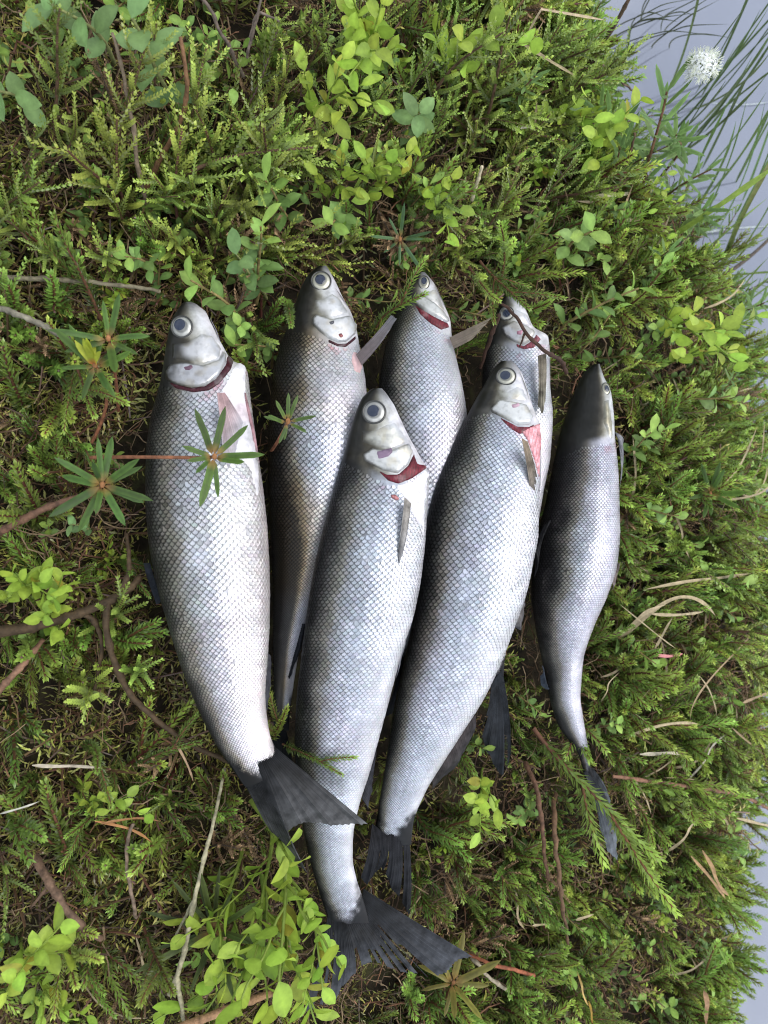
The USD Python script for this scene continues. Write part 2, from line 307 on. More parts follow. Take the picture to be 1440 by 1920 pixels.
        an = np.linspace(-np.pi / 2, np.pi / 2, 7)
        HW, TIP = 0.60, 1.45
        ox, oy = np.sin(an) * HW, np.cos(an) * TIP
        # order: front 2, inner 7, outer 7
        x = np.concatenate([np.tile([[-HW * 0.8, HW * 0.8]], (n, 1)), ox[None] * inner[:, None], np.tile(ox, (n, 1))], 1) * wv[:, None]
        y = np.concatenate([np.tile([[-1.0, -1.0]], (n, 1)), (oy[None] * inner[:, None]), np.tile(oy, (n, 1))], 1) * ds[:, None]
        hh = np.concatenate([[-.00030] * 2, [.00022] * 7, [.00034] * 7])
        tilt = r.normal(0, 0.022, n)[:, None] * x                       # scales do not lie quite alike
        tv = T[:, None] + y / dT[:, None]; hv = TH[:, None] + x / dH[:, None]
        P = s.S(tv, hv) + s.N(tv, hv) * (hh[None] * np.interp(wv, [0.002, 0.006], [0.6, 1.1])[:, None] + tilt)[..., None]
        C = np.concatenate([np.repeat(bright[:, None], 2, 1), np.repeat(bright[:, None], 7, 1), np.repeat(rim[:, None], 7, 1)], 1)
        tri = [[0, 1, 2 + 6]] + [[0, 2 + k + 1, 2 + k] for k in range(6)]
        for k in range(6): tri += [[2 + k, 2 + k + 1, 9 + k + 1], [2 + k, 9 + k + 1, 9 + k]]
        tri = np.array(tri); Fc = (np.arange(n)[:, None, None] * 16 + tri[None]).reshape(-1, 3)
        # orient outward
        nn = np.cross(P[0, 3] - P[0, 2], P[0, 10] - P[0, 2]); 
        if np.dot(nn, s.N(T[:1], TH[:1])[0]) < 0: Fc = Fc[:, ::-1]
        m = MB().add(P.reshape(-1, 3), Fc, C.reshape(-1, 3)).part('scales', M_SCALE, s.prim)
        tag(m, kind='stuff')
    def patch(s, name, poly, h, col, mat=None, w=6.0, step=4.0, sink=-0.0003, parent=None, label=None, colfn=None):
        pg = Polygon(poly).buffer(0)
        if pg.geom_type != 'Polygon': pg = max(pg.geoms, key=lambda g: g.area)
        pg = pg.buffer(-1.2).buffer(3.4).buffer(-2.2)
        step = 2.4 if mat is M_FLESH else step
        L = pg.exterior.length; bd = np.array([pg.exterior.interpolate(x).coords[0] for x in np.arange(0, L, step * 0.7)])
        x0, y0, x1, y1 = pg.bounds; gxx, gyy = np.meshgrid(np.arange(x0, x1, step), np.arange(y0, y1, step)); g = np.stack([gxx.ravel(), gyy.ravel()], 1)
        g = g[shapely.contains_xy(pg.buffer(-step * 0.55), g[:, 0], g[:, 1])]
        p = np.vstack([bd, g]); tri = Delaunay(p).simplices; cen = p[tri].mean(1); tri = tri[shapely.contains_xy(pg, cen[:, 0], cen[:, 1])]
        q = s.inv(p); ok = ~np.isnan(q[:, 0])
        if not ok.all():
            from scipy.spatial import cKDTree as KD
            _, i = KD(p[ok]).query(p[~ok]); q[~ok] = q[ok][i]
        dist = shapely.distance(shapely.points(p), pg.exterior); dist[:len(bd)] = 0
        lift = sink + (h - sink) * np.sqrt(np.clip(1 - (1 - np.clip(dist / w, 0, 1)) ** 2, 0, 1))
        P = s.S(q[:, 0], q[:, 1]) + s.N(q[:, 0], q[:, 1]) * lift[:, None]
        if colfn is None and mat is M_FLESH:
            def colfn(p, q, dist):
                n1 = meshkit.fbm(np.c_[p / 14, p[:, :1] * 0 + s.seed], 3, 6)[:, None]; st_ = (.5 + .5 * np.sin(p[:, :1] * 1.15 + 4 * n1 + p[:, 1:] * .25)); wet = smooth01((n1 - .55) * 6)
                return np.asarray(col, float) * (.45 + .8 * st_ + .6 * n1) * np.clip(.35 + dist[:, None] / 4, 0, 1) + wet * .05
        c = np.asarray(col, float) * np.ones((len(p), 1)) if colfn is None else colfn(p, q, dist)
        fn = np.cross(P[tri[:, 1]] - P[tri[:, 0]], P[tri[:, 2]] - P[tri[:, 0]])
        flip = np.sum(fn * s.N(q[tri[:, 0], 0], q[tri[:, 0], 1]), 1) < 0; tri[flip] = tri[flip][:, ::-1]
        m = MB().add(P, tri, c).part(name, mat or M_SKIN, parent or s.prim)
        if label: tag(m, label)
        return m
    def plate(s, name, poly, h=0.0014, base=(.62, .62, .62), w=5.0, blend=7.0):
        base = np.array(base)
        def fn(p, q, dist):
            P = s.S(q[:, 0], q[:, 1])
            m = smooth01((meshkit.fbm(P * 160, 3, s.seed + 21) - 0.5) * 6)[:, None]; k = smooth01((meshkit.fbm(P * 420, 3, s.seed + 22) - 0.56) * 8)[:, None]
            hc = s.head_color(q[:, 0], q[:, 1]); qq = (1 + np.cos(q[:, 1] + s.roll)) / 2; nz = meshkit.fbm(P * 120, 3, s.seed + 26) - .5; bl = (smooth01(dist / blend) * smooth01((qq + nz * .35 - (.24 if blend > 10 else .10)) / .22))[:, None] * 0.85
            c = hc * (1 - bl) + base * 0.55 * bl
            c = c * (1 - 0.16 * m * np.array([0.4, 0.7, 1.3])) * (1 - 0.22 * k) * (.86 + .3 * meshkit.fbm(P * 70, 2, s.seed + 24)[:, None])
            return c
        return s.patch(name, poly, h, base, M_HEAD, w=w, step=3.0, colfn=fn)
    def crease(s, line, wd=2.2, col=(.03, .025, .02)):
        from shapely.geometry import LineString
        pg = LineString(spline(np.array(line, float), 14)).buffer(wd / 2)
        bd = np.array(pg.exterior.coords)[:-1]; q = s.inv(bd); bd = bd[~np.isnan(q[:, 0])]
        L = spline(np.array(line, float), 16); q = s.inv(L); L = L[~np.isnan(q[:, 0])]; q = q[~np.isnan(q[:, 0])]
        if len(L) < 5: return
        P = s.S(q[:, 0], q[:, 1]) + s.N(q[:, 0], q[:, 1]) * .0007
        v, f = tube(P, np.linspace(.3, 1, 8).tolist() and .00020 * wd * np.sin(np.linspace(.2, 2.9, len(P))), 6); MB().add(v, f, col).part('crease', M_SKIN, s.prim)
    def eye(s, px, py, rx, ry=None, look=(0, 0), iris=(.72, .70, .62), label=None, pup=0.66):
        ry = ry or rx; q = s.inv([[px, py]])[0]
        P, n = s.S(q[:1], q[1:])[0], s.N(q[:1], q[1:])[0]
        depth = -(P - EYE) @ Bv; k = depth / F
        n = unit(n * 0.9 + unit(EYE - P) * 0.35)
        e1 = unit(Rv - n * (Rv @ n)); e2 = np.cross(n, e1)
        def domed(rx, ry, hgt, c, cfn=None, rings=9, seg=36, off=np.zeros(3)):
            bd_ = -.7; th = np.linspace(0, np.pi / 2, rings); v = [P + off + n * hgt]; cc = [c if cfn is None else cfn(0)]
            for a in th[1:]:
                for b in np.arange(seg) * 2 * np.pi / seg:
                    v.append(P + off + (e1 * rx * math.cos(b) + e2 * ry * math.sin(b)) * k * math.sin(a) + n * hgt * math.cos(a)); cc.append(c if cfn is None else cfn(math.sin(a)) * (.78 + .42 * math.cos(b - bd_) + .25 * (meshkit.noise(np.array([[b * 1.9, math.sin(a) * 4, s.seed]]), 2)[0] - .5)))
            f = [[0, 1 + j, 1 + (j + 1) % seg] for j in range(seg)]
            for i in range(rings - 2):
                o = 1 + i * seg
                for j in range(seg): f += [[o + j, o + seg + j, o + seg + (j + 1) % seg], [o + j, o + seg + (j + 1) % seg, o + (j + 1) % seg]]
            return np.array(v), np.array(f), np.array(cc)
        iris = np.array(iris)
        H = 0.0017 * rx / 20
        def ic(r_): return iris * np.interp(r_, [0, .6, .66, .76, .88, .95, 1], [.15, .15, .44, .40, .34, .12, .03])
        v, f, c = domed(rx, ry, H, iris, ic)
        e = MB().add(v, f, c).part('eye', M_EYE, s.prim)
        off = (e1 * look[0] + e2 * look[1]) * k + n * H * 0.42
        v, f, c = domed(rx * pup, ry * pup, H * 0.72, np.array([.008, .012, .026]), off=off)
        MB().add(v, f, c).part('pupil', M_PUPIL, e)
        b = np.linspace(0, 2 * np.pi, 41)[:-1]
        ring = np.array([P + (e1 * rx * math.cos(a) + e2 * ry * math.sin(a)) * k * 1.0 + n * 0.0002 for a in np.r_[b, b[0]]])
        v, f = tube(ring, 0.0007 * rx / 20, 8, cap=False)
        MB().add(v, f, (.03, .03, .028)).part('eye_rim', M_HEAD, e)
    def fin(s, name, base, tip, zb, zt, nr=16, col=(.05, .055, .07), tipcol=None, fray=0.25, wave=0.0008, mat=None, mid=None, seg=9, arch=0.004, label=None, split=0.0):
        """fan of rays from the base line to the tip line; base, tip: pixel polylines; zb, zt: heights along them"""
        r = np.random.default_rng(500 + s.seed + len(name) + int(base[0][0]))
        u = np.linspace(0, 1, nr)
        def along(pl, z):
            p = np.array(pl, float); d = np.r_[0, np.cumsum(np.linalg.norm(np.diff(p, axis=0), axis=1))]; d = d / d[-1]
            x, y = np.interp(u, d, p[:, 0]), np.interp(u, d, p[:, 1]); return at(x, y, np.interp(u, np.linspace(0, 1, np.size(z)), np.atleast_1d(z)))
        A, T = along(base, zb), along(tip, zt)
        m = MB(); v = np.linspace(0, 1, seg); dk = .17 if 'tail' in name or 'anal' in name or 'dorsal' in name else .6; col = np.array(col) * dk; tc = np.array(tipcol if tipcol is not None else col / dk) * (dk + .32)
        bun = np.cumsum(r.random(nr) < min(split * .5, .26)); ln = 1 - fray * (.5 * meshkit.noise(np.c_[np.arange(nr) * .35, np.zeros(nr), np.zeros(nr)], s.seed + 3) + .42 * r.random(bun.max() + 1)[bun] + .08 * r.random(nr))
        rays = []
        for i in range(nr):
            vv = v * ln[i]; p = A[i] + (T[i] - A[i]) * vv[:, None]
            p = p + np.array([0, 0, 1]) * (arch * np.sin(np.pi * vv))[:, None] + np.array([0, 0, 1.0]) * r.normal(0, wave) * vv[:, None] ** 2
            rays.append(p)
        rays = np.array(rays)
        for b in range(bun.max() + 1):
            k = bun == b; mid_ = rays[k].mean(0); rays[k] += (mid_ - rays[k]) * (split * .42 * v ** 2)[None, :, None]; rays[k, :, 2] += r.normal(0, .0018) * split * v ** 2
        nrm = unit(np.cross(rays[-1, -1] - rays[0, 0], rays[0, -1] - rays[-1, 0])); nrm = nrm if nrm[2] > 0 else -nrm
        tk = 0.00022
        for i in range(nr):          # the bony rays
            w = np.linspace(0.0004, 0.00012, seg); V, Fc = tube(rays[i], w, 5)
            shade = r.uniform(0.8, 1.2); cl = (col + (tc - col) * v[:, None] ** 1.5) * shade
            m.add(V, Fc, np.vstack([np.repeat(cl, 5, 0), cl[:1], cl[-1:]]))
        for i in range(nr - 1):      # membrane between two rays, both faces
            cut = seg if bun[i] == bun[i + 1] else int(r.integers(seg // 3, seg - 2))
            a, b = rays[i][:cut], rays[i + 1][:cut]; c = (a + b) / 2 - nrm * 0.00008
            if cut == seg: c[-1] = c[-1] * 0.88 + c[-2] * 0.12
            n = len(a); cl = (col + (tc - col) * v[:cut, None] ** 1.5) * r.uniform(0.85, 1.1)
            for sgn in (1, -1):
                V = np.vstack([a, c, b]) + nrm * tk * sgn * 0.5; k = np.arange(n - 1)
                Fc = np.vstack([np.stack([k, k + 1, n + k + 1], 1), np.stack([k, n + k + 1, n + k], 1), np.stack([n + k, n + k + 1, 2 * n + k + 1], 1), np.stack([n + k, 2 * n + k + 1, 2 * n + k], 1)])
                m.add(V, Fc if sgn > 0 else Fc[:, ::-1], np.vstack([cl * 0.95, cl * 0.85, cl * 0.95]))
        o = m.part(name, mat or M_FIN, s.prim)
        if label: tag(o, label)
        return o
def zm(o, k, pts): return [(o[0] + x / k, o[1] + y / k) for x, y in pts]
z3 = lambda *p: zm((240, 520), 2.769, p)
z4 = lambda *p: zm((640, 480), 2.571, p)
z2 = lambda *p: zm((240, 900), 2.571, p)
z7 = lambda *p: zm((700, 900), 2.526, p)
z9 = lambda *p: zm((360, 1380), 2.4, p)
DARKRED, RED, PINK, WHITE = (.022, .002, .005), (.065, .004, .009), (.40, .17, .18), (.50, .48, .50)
def stn(*a): return [((p[0], p[1]), (p[2], p[3])) for p in a]

# --- A, far left
A = Fish('whitefish at the far left with a pale pink throat and dark tail over its neighbour', stn(
    (345, 566, 358, 566), (330, 583, 380, 577), (319, 610, 396, 606), (311, 650, 416, 645), (305, 690, 436, 676), (298, 725, 460, 688), (283, 785, 470, 755), (274, 860, 483, 850), (273, 930, 493, 920), (279, 1010, 501, 1000),
    (293, 1090, 505, 1080), (315, 1170, 505, 1160), (342, 1255, 501, 1240), (372, 1330, 497, 1310), (405, 1395, 505, 1375), (437, 1445, 522, 1412), (462, 1478, 545, 1440)), [.03, .03, .032, .04, .056],
    [(300, 716), (330, 727), (360, 733), (395, 727), (420, 700), (440, 690), (470, 690)], dark=0.02, seed=1, nphi=51, warm=0.5)
# --- B, second, behind
B = Fish('whitefish second from the left lying partly under the front middle fish, spotted fin raised', stn(
    (598, 498, 612, 498), (578, 515, 626, 522), (562, 545, 642, 556), (550, 580, 660, 590), (538, 615, 670, 625), (524, 655, 677, 672), (513, 700, 684, 710), (507, 770, 690, 780), (503, 850, 688, 860), (504, 930, 672, 930),
    (508, 1010, 640, 1010), (511, 1090, 612, 1080), (512, 1160, 582, 1150), (513, 1250, 556, 1245), (513, 1370, 542, 1370)), [.022, .022, .02, .018, .012],
    [(530, 618), (560, 618), (590, 625), (615, 640), (640, 650), (665, 640), (690, 640)], dark=0.16, brown=0.8, tdark=.75, seed=2, nphi=51)
# --- D, third, behind
D = Fish('whitefish behind the middle with its head highest but one and a fin pointing right', stn(
    (783, 511, 796, 510), (769, 524, 812, 528), (758, 550, 830, 565), (745, 582, 845, 605), (733, 618, 848, 640), (722, 655, 855, 672), (714, 700, 864, 710), (707, 770, 874, 775), (705, 850, 876, 850), (709, 930, 868, 930),
    (717, 1010, 850, 1010), (728, 1100, 820, 1100), (740, 1180, 800, 1180), (748, 1240, 790, 1240)), [.020, .020, .018, .016, .01],
    [(720, 565), (770, 565), (790, 590), (815, 610), (840, 622), (860, 625)], dark=0.08, brown=0.15, seed=3, nphi=51)
# --- F, behind the large right-middle fish
Ff = Fish('whitefish mostly hidden behind the big right middle fish, head under a crowberry sprig', stn(
    (945, 556, 962, 556), (934, 575, 985, 580), (925, 600, 1000, 612), (915, 630, 1028, 632), (908, 660, 1031, 668), (905, 710, 1031, 715), (902, 780, 1036, 780), (905, 850, 1032, 850), (908, 920, 1019, 920),
    (910, 1000, 1005, 1000), (912, 1080, 985, 1080), (914, 1150, 965, 1150), (916, 1220, 948, 1220), (920, 1275, 944, 1270)), [.020, .018, .014, .010, .006],
    [(900, 640), (925, 640), (960, 650), (985, 655), (1005, 640), (1040, 640)], dark=0.0, seed=4, nphi=51)
# --- C, front middle
C = Fish('whitefish in the front middle with a red gash behind its gill cover and frayed tail', stn(
    (700, 728, 716, 728), (684, 739, 734, 750), (670, 765, 748, 779), (657, 805, 765, 815), (645, 850, 784, 850), (633, 893, 804, 893), (620, 940, 801, 945), (603, 1005, 797, 1010), (588, 1075, 790, 1075), (576, 1150, 776, 1150),
    (566, 1230, 751, 1230), (557, 1310, 730, 1310), (553, 1385, 710, 1385), (557, 1450, 692, 1450), (564, 1510, 673, 1510), (571, 1565, 662, 1565), (582, 1615, 661, 1610), (595, 1660, 668, 1648), (610, 1708, 682, 1690), (626, 1750, 692, 1732)), [.056, .054, .046, .030, .016],
    [(640, 860), (680, 880), (705, 893), (730, 905), (760, 905), (780, 885), (800, 880)], dark=0.07, seed=5, nphi=53)
# --- E, big right-middle
E = Fish('biggest whitefish, right of the middle, with pink flesh bared under its gill', stn(
    (940, 677, 958, 676), (926, 690, 974, 690), (912, 715, 986, 721), (893, 747, 1000, 765), (873, 785, 1012, 800), (852, 825, 1014, 850), (833, 868, 1013, 900), (815, 915, 1010, 945), (801, 970, 1009, 995), (790, 1040, 1000, 1050),
    (782, 1110, 986, 1115), (772, 1175, 966, 1172), (757, 1245, 940, 1240), (743, 1310, 907, 1310), (732, 1370, 868, 1372), (724, 1430, 832, 1428), (714, 1490, 795, 1490), (704, 1545, 776, 1540), (694, 1584, 771, 1584)), [.056, .054, .047, .034, .016],
    [(860, 785), (915, 770), (940, 785), (965, 800), (995, 805), (1020, 800)], dark=0.03, seed=6, nphi=53)
# --- G, far right, back up
G = Fish('slim whitefish at the far right lying back up with a wet black head', stn(
    (1113, 683, 1124, 682), (1096, 698, 1131, 703), (1078, 732, 1146, 737), (1062, 775, 1151, 778), (1048, 820, 1153, 820), (1036, 880, 1159, 885), (1024, 940, 1161, 945), (1010, 1000, 1162, 1005), (1000, 1060, 1156, 1062), (997, 1120, 1138, 1118),
    (1006, 1185, 1112, 1178), (1018, 1245, 1093, 1240), (1030, 1305, 1088, 1300), (1045, 1355, 1093, 1345), (1066, 1388, 1099, 1382), (1084, 1412, 1103, 1408), (1092, 1440, 1107, 1436), (1098, 1466, 1114, 1460)), [.022, .022, .020, .017, .015],
    [(1030, 860), (1060, 850), (1090, 835), (1120, 830), (1150, 825), (1170, 822)], roll=0.44, dark=0.03, hdark=.42, seed=7, thick=0.9, nphi=60)

# heads: gill covers, cheeks, slits, eyes
A.patch('gill_slit', z3((200, 540), (330, 572), (400, 562), (455, 525), (505, 455), (515, 405), (560, 408), (535, 480), (475, 556), (420, 590), (340, 600), (250, 580)), .0007, DARKRED, M_FLESH, w=5)
A.plate('gill_cover', z3((195, 490), (225, 445), (300, 440), (390, 455), (470, 425), (490, 380), (512, 400), (512, 440), (470, 515), (420, 556), (370, 574), (310, 574), (250, 560), (198, 535)), .0019, (.50, .50, .53), w=7)
A.plate('cheek', z3((225, 340), (300, 335), (380, 290), (440, 300), (490, 370), (475, 420), (390, 448), (300, 436), (225, 425)), .0005, (.60, .60, .62), w=16, blend=16)
A.patch('blood_mark', z3((290, 470), (330, 458), (348, 472), (325, 492), (298, 490)), .0024, (.09, .05, .07), M_SKIN, w=5, step=3, sink=.0016)
A.eye(341, 613, 19, 20, look=(-2, 2), iris=(.62, .62, .58))
A.patch('throat_skin', z3((470, 610), (545, 470), (575, 430), (618, 450), (612, 560), (650, 780), (685, 1000), (684, 1180), (655, 1120), (628, 1000), (590, 950), (545, 985), (520, 1000), (480, 800)), .0012, WHITE, M_SKIN, w=22, step=6, colfn=lambda p, q, d: np.array(WHITE) * (1 - smooth01((meshkit.fbm(np.c_[p / 60, p[:, :1] * 0], 3, 3) - 0.45) * 4)[:, None] * np.array([.08, .28, .26])))
A.fin('pectoral_fin', z3((464, 600), (500, 600)), z3((492, 900), (520, 1010), (560, 930), (600, 760)), [.060, .058], [.0605, .0605, .061, .061], nr=14, col=(.62, .40, .40), tipcol=(.46, .44, .48), fray=.05, mat=M_FINCLEAR, arch=.001)
A.fin('pectoral_fin', z3((608, 600), (612, 660)), z3((690, 1020), (678, 1040)), [.045, .045], [.036, .036], nr=6, col=(.40, .22, .24), tipcol=(.3, .2, .22), fray=.1)
B.patch('gill_slit', z3((1030, 315), (1090, 342), (1135, 340), (1182, 300), (1186, 322), (1130, 366), (1085, 360), (1040, 340)), .0005, DARKRED, M_FLESH, w=4)
B.plate('gill_cover', z3((955, 215), (978, 190), (1060, 215), (1150, 195), (1187, 250), (1182, 295), (1132, 337), (1090, 340), (1040, 320), (990, 280), (957, 245)), .0018, (.60, .60, .61), w=6)
B.plate('cheek', z3((960, 110), (1010, 110), (1060, 80), (1105, 110), (1150, 185), (1060, 208), (980, 185)), .0005, (.62, .62, .63), w=16, blend=16)
B.patch('blood_mark', z3((1085, 300), (1105, 292), (1115, 310), (1100, 325)), .0024, (.16, .05, .05), M_FLESH, w=3, step=2, sink=.0016)
B.patch('blood_mark', z3((1040, 235), (1068, 228), (1070, 245), (1050, 255)), .0024, (.07, .07, .08), M_SKIN, w=3, step=2, sink=.0016)
B.eye(602, 527, 18, 18, look=(-1, 1), iris=(.70, .68, .54))
B.fin('pectoral_fin', z4((72, 478), (98, 525)), z4((255, 268), (275, 290), (235, 355)), [.04, .042], [.058, .056, .052], nr=12, col=(.20, .16, .16), tipcol=(.10, .10, .11), fray=.12, mat=M_FINCLEAR)
B.patch('fin_root', z4((55, 455), (85, 470), (105, 530), (95, 570), (60, 560), (45, 500)), .0012, (.36, .24, .24), M_SKIN, w=12)
D.patch('gill_slit', z4((348, 230), (400, 262), (450, 292), (515, 322), (524, 345), (480, 358), (430, 328), (380, 285)), .0006, RED, M_FLESH, w=4)
D.plate('gill_cover', z4((350, 180), (400, 192), (450, 225), (490, 262), (524, 312), (505, 325), (440, 292), (390, 262), (350, 232)), .0019, (.62, .62, .60), w=6)
D.plate('cheek', z4((360, 150), (400, 175), (430, 165), (455, 150), (490, 225), (510, 285), (470, 255), (420, 215), (370, 185)), .0005, (.60, .59, .52), w=16, blend=16)
D.eye(795, 530, 10, 13, look=(0, 2), iris=(.66, .64, .50))
D.fin('pectoral_fin', z4((522, 395), (542, 445)), z4((745, 285), (720, 310), (640, 395)), [.036, .038], [.052, .05, .045], nr=12, col=(.24, .19, .15), tipcol=(.16, .13, .09), fray=.12, mat=M_FINCLEAR)
Ff.patch('gill_slit', z4((840, 420), (880, 432), (920, 405), (940, 375), (965, 400), (930, 445), (880, 452), (845, 440)), .0006, (.10, .02, .03), M_FLESH, w=5)
Ff.plate('gill_cover', z4((768, 345), (830, 310), (895, 335), (938, 365), (915, 410), (880, 430), (835, 418), (785, 385)), .0018, (.66, .66, .70), w=6)
Ff.plate('cheek', z4((790, 260), (850, 255), (900, 280), (930, 345), (890, 330), (830, 305), (780, 325)), .0005, (.58, .58, .64), w=16, blend=16)
Ff.patch('blood_mark', z4((845, 365), (878, 358), (868, 385), (845, 382)), .0024, (.3, .15, .2), M_SKIN, w=3, step=2, sink=.0016)
Ff.eye(950, 588, 13, 13, iris=(.66, .64, .58))
Ff.fin('pectoral_fin', z4((950, 480), (985, 470)), z4((945, 720), (965, 790), (985, 700)), [.045, .045], [.042, .042, .042], nr=9, col=(.20, .17, .13), tipcol=(.14, .13, .10), fray=.1, arch=.001)
C.patch('gill_slit', z4((165, 1025), (220, 1052), (275, 1050), (320, 1010), (350, 950), (368, 1000), (430, 1012), (390, 1040), (340, 1075), (275, 1100), (225, 1085)), .0007, RED, M_FLESH, w=5)
C.plate('gill_cover', z4((104, 955), (150, 925), (240, 935), (325, 900), (345, 945), (322, 1008), (272, 1050), (200, 1035), (112, 990)), .0021, (.64, .64, .63), w=6)
C.plate('cheek', z4((95, 835), (160, 840), (215, 810), (260, 800), (300, 850), (325, 895), (240, 930), (150, 920), (95, 895)), .0005, (.58, .58, .53), w=16, blend=16)
C.patch('blood_mark', z4((170, 945), (240, 928), (246, 950), (225, 972), (178, 985)), .0027, (.13, .09, .13), M_SKIN, w=3, step=2.5, sink=.0018)
C.eye(701.5, 773, 21, 21, look=(-1, 1), iris=(.66, .65, .62))
C.patch('throat_skin', z4((250, 1110), (330, 1085), (420, 1020), (440, 1020), (418, 1090), (412, 1200), (405, 1330), (396, 1400), (378, 1300), (345, 1250), (310, 1180)), .0009, WHITE, M_SKIN, w=18, step=5)
C.patch('blood_mark', z4((235, 1150), (262, 1148), (285, 1172), (265, 1182), (240, 1168)), .0012, (.2, .06, .06), M_FLESH, w=4, step=2.5)
C.fin('pectoral_fin', z2((1335, 85), (1362, 110)), z2((1296, 360), (1302, 430), (1330, 340)), [.082, .08], [.077, .077, .077], nr=11, col=(.34, .31, .28), tipcol=(.16, .16, .17), fray=.1, arch=.001)
E.patch('gill_slit', z4((745, 762), (800, 795), (850, 820), (905, 822), (945, 800), (900, 850), (860, 862), (810, 832)), .0006, (.075, .008, .014), M_FLESH, w=4)
E.patch('bared_flesh', z4((865, 845), (905, 825), (966, 802), (964, 900), (955, 1088), (925, 980), (895, 890)), .0012, (.36, .15, .165), M_FLESH, w=9, step=4)
E.plate('gill_cover', z4((718, 738), (758, 690), (850, 705), (892, 715), (926, 778), (908, 815), (850, 818), (785, 785), (725, 755)), .0020, (.66, .66, .65), w=6)
E.plate('cheek', z4((745, 640), (800, 650), (850, 625), (880, 640), (905, 700), (850, 698), (760, 682)), .0005, (.60, .60, .54), w=16, blend=16)
E.patch('blood_mark', z4((812, 722), (850, 712), (860, 728), (825, 742)), .0026, (.30, .20, .24), M_SKIN, w=3, step=2, sink=.0017)
E.eye(949, 706, 17.5, 16, look=(-1, 1), iris=(.70, .68, .56))
E.fin('pectoral_fin', z4((872, 880), (895, 895)), z4((915, 1175), (940, 1190), (945, 1080)), [.083, .082], [.077, .076, .076], nr=11, col=(.22, .17, .12), tipcol=(.12, .11, .10), fray=.1, arch=.001)
G.eye(1136, 729, 8, 12, iris=(.72, .70, .52), look=(1, 0))
G.plate('gill_cover', z4((1262, 700), (1290, 690), (1306, 800), (1312, 900), (1290, 870), (1262, 800)), .0012, (.30, .28, .20), w=7)
G.fin('pectoral_fin', z4((1318, 850), (1332, 870)), z4((1358, 900), (1350, 1080), (1330, 1160)), [.02, .02], [.015, .02, .02], nr=8, col=(.24, .24, .26), tipcol=(.12, .12, .13), fray=.1)

A.crease(z3((400, 465), (370, 515), (322, 552)), 1.8)
C.crease(z4((290, 930), (285, 990), (235, 1035)), 1.8, col=(.08, .07, .05)); C.crease(z4((262, 680), (300, 760), (318, 850)), 1.6, col=(.12, .12, .12))
E.crease(z4((832, 790), (865, 765), (895, 742)), 1.8, col=(.08, .07, .05)); E.crease(z4((855, 560), (880, 620), (900, 690)), 1.6, col=(.12, .12, .11))
B.crease(z3((1075, 60), (1115, 120), (1150, 175)), 1.6, col=(.14, .12, .12)); B.crease(z3((1062, 255), (1060, 300), (1085, 325)), 1.6, col=(.1, .09, .09))
D.crease(z4((445, 140), (470, 190), (500, 250)), 1.4, col=(.1, .1, .09)); A.crease(z3((400, 160), (440, 250), (475, 340)), 1.8, col=(.14, .13, .15))

# fins along the bodies and tails
A.fin('pelvic_fin', z2((612, 262), (640, 300)), z2((672, 480), (680, 570)), [.045, .042], [.03, .03], nr=9, col=(.50, .48, .50), tipcol=(.16, .17, .20), fray=.15)
A.fin('anal_fin', z2((668, 830), (640, 1120)), z2((690, 860), (690, 1000), (662, 1150)), [.036, .040], [.026, .026, .03], nr=12, col=(.22, .22, .25), tipcol=(.10, .10, .12), fray=.2)
A.fin('dorsal_fin', z2((105, 400), (160, 580)), z2((70, 400), (95, 500), (130, 600)), [.03, .03], [.012, .012, .012], nr=10, col=(.035, .04, .055), fray=.2)
A.fin('tail_fin', z9((370, 50), (300, 100), (215, 170)), z9((805, 400), (640, 412), (500, 400), (430, 440), (470, 540), (530, 640), (440, 560), (330, 400)), [.056, .057, .05], [.062, .062, .06, .05, .03, .02, .02], nr=34, col=(.028, .030, .036), tipcol=(.12, .12, .125), fray=.08, split=.06, arch=.005)
B.fin('anal_fin', z2((815, 690), (765, 940)), z2((862, 690), (842, 800), (775, 960)), [.02, .016], [.022, .02, .016], nr=12, col=(.05, .055, .07), fray=.25)
B.fin('tail_fin', [(511, 1365), (535, 1365)], [(478, 1500), (520, 1470), (556, 1500)], [.012, .012], [.0, .0, .0], nr=16, col=(.03, .032, .04), fray=.15)
D.fin('tail_fin', [(748, 1236), (790, 1236)], [(720, 1350), (768, 1320), (805, 1350)], [.01, .01], [-.005, -.005, -.005], nr=16, col=(.03, .032, .04), fray=.15)
C.fin('pelvic_fin', z2((1322, 770), (1300, 830)), z2((1330, 790), (1288, 960)), [.045, .045], [.036, .032], nr=7, col=(.22, .22, .25), tipcol=(.08, .08, .10), fray=.15)
C.fin('anal_fin', z9((825, 60), (765, 280)), z9((808, 100), (808, 240), (790, 330)), [.030, .026], [.018, .012, .012], nr=12, col=(.10, .10, .12), tipcol=(.07, .07, .09), fray=.2)
C.fin('tail_fin', z9((772, 690), (752, 790), (690, 830), (625, 735)), z9((1290, 990), (1220, 1040), (1060, 1130), (960, 1090), (880, 1060), (800, 1030), (720, 1090), (640, 1220), (560, 1320), (470, 1320)), [.014, .016, .016, .014], [.030, .028, .024, .02, .018, .016, .014, .01, .006, .004], nr=44, col=(.042, .046, .055), tipcol=(.085, .09, .105), fray=.26, split=.36, arch=.006)
E.fin('pelvic_fin', z7((690, 560), (664, 640)), z7((715, 600), (700, 725), (665, 700)), [.034, .034], [.018, .012, .02], nr=8, col=(.22, .20, .19), tipcol=(.05, .05, .06), fray=.15)
E.fin('anal_fin', z7((480, 1110), (275, 1410)), z7((460, 1220), (390, 1370), (330, 1410), (265, 1480)), [.030, .024], [.018, .012, .012, .012], nr=16, col=(.16, .13, .13), tipcol=(.05, .05, .06), fray=.3)
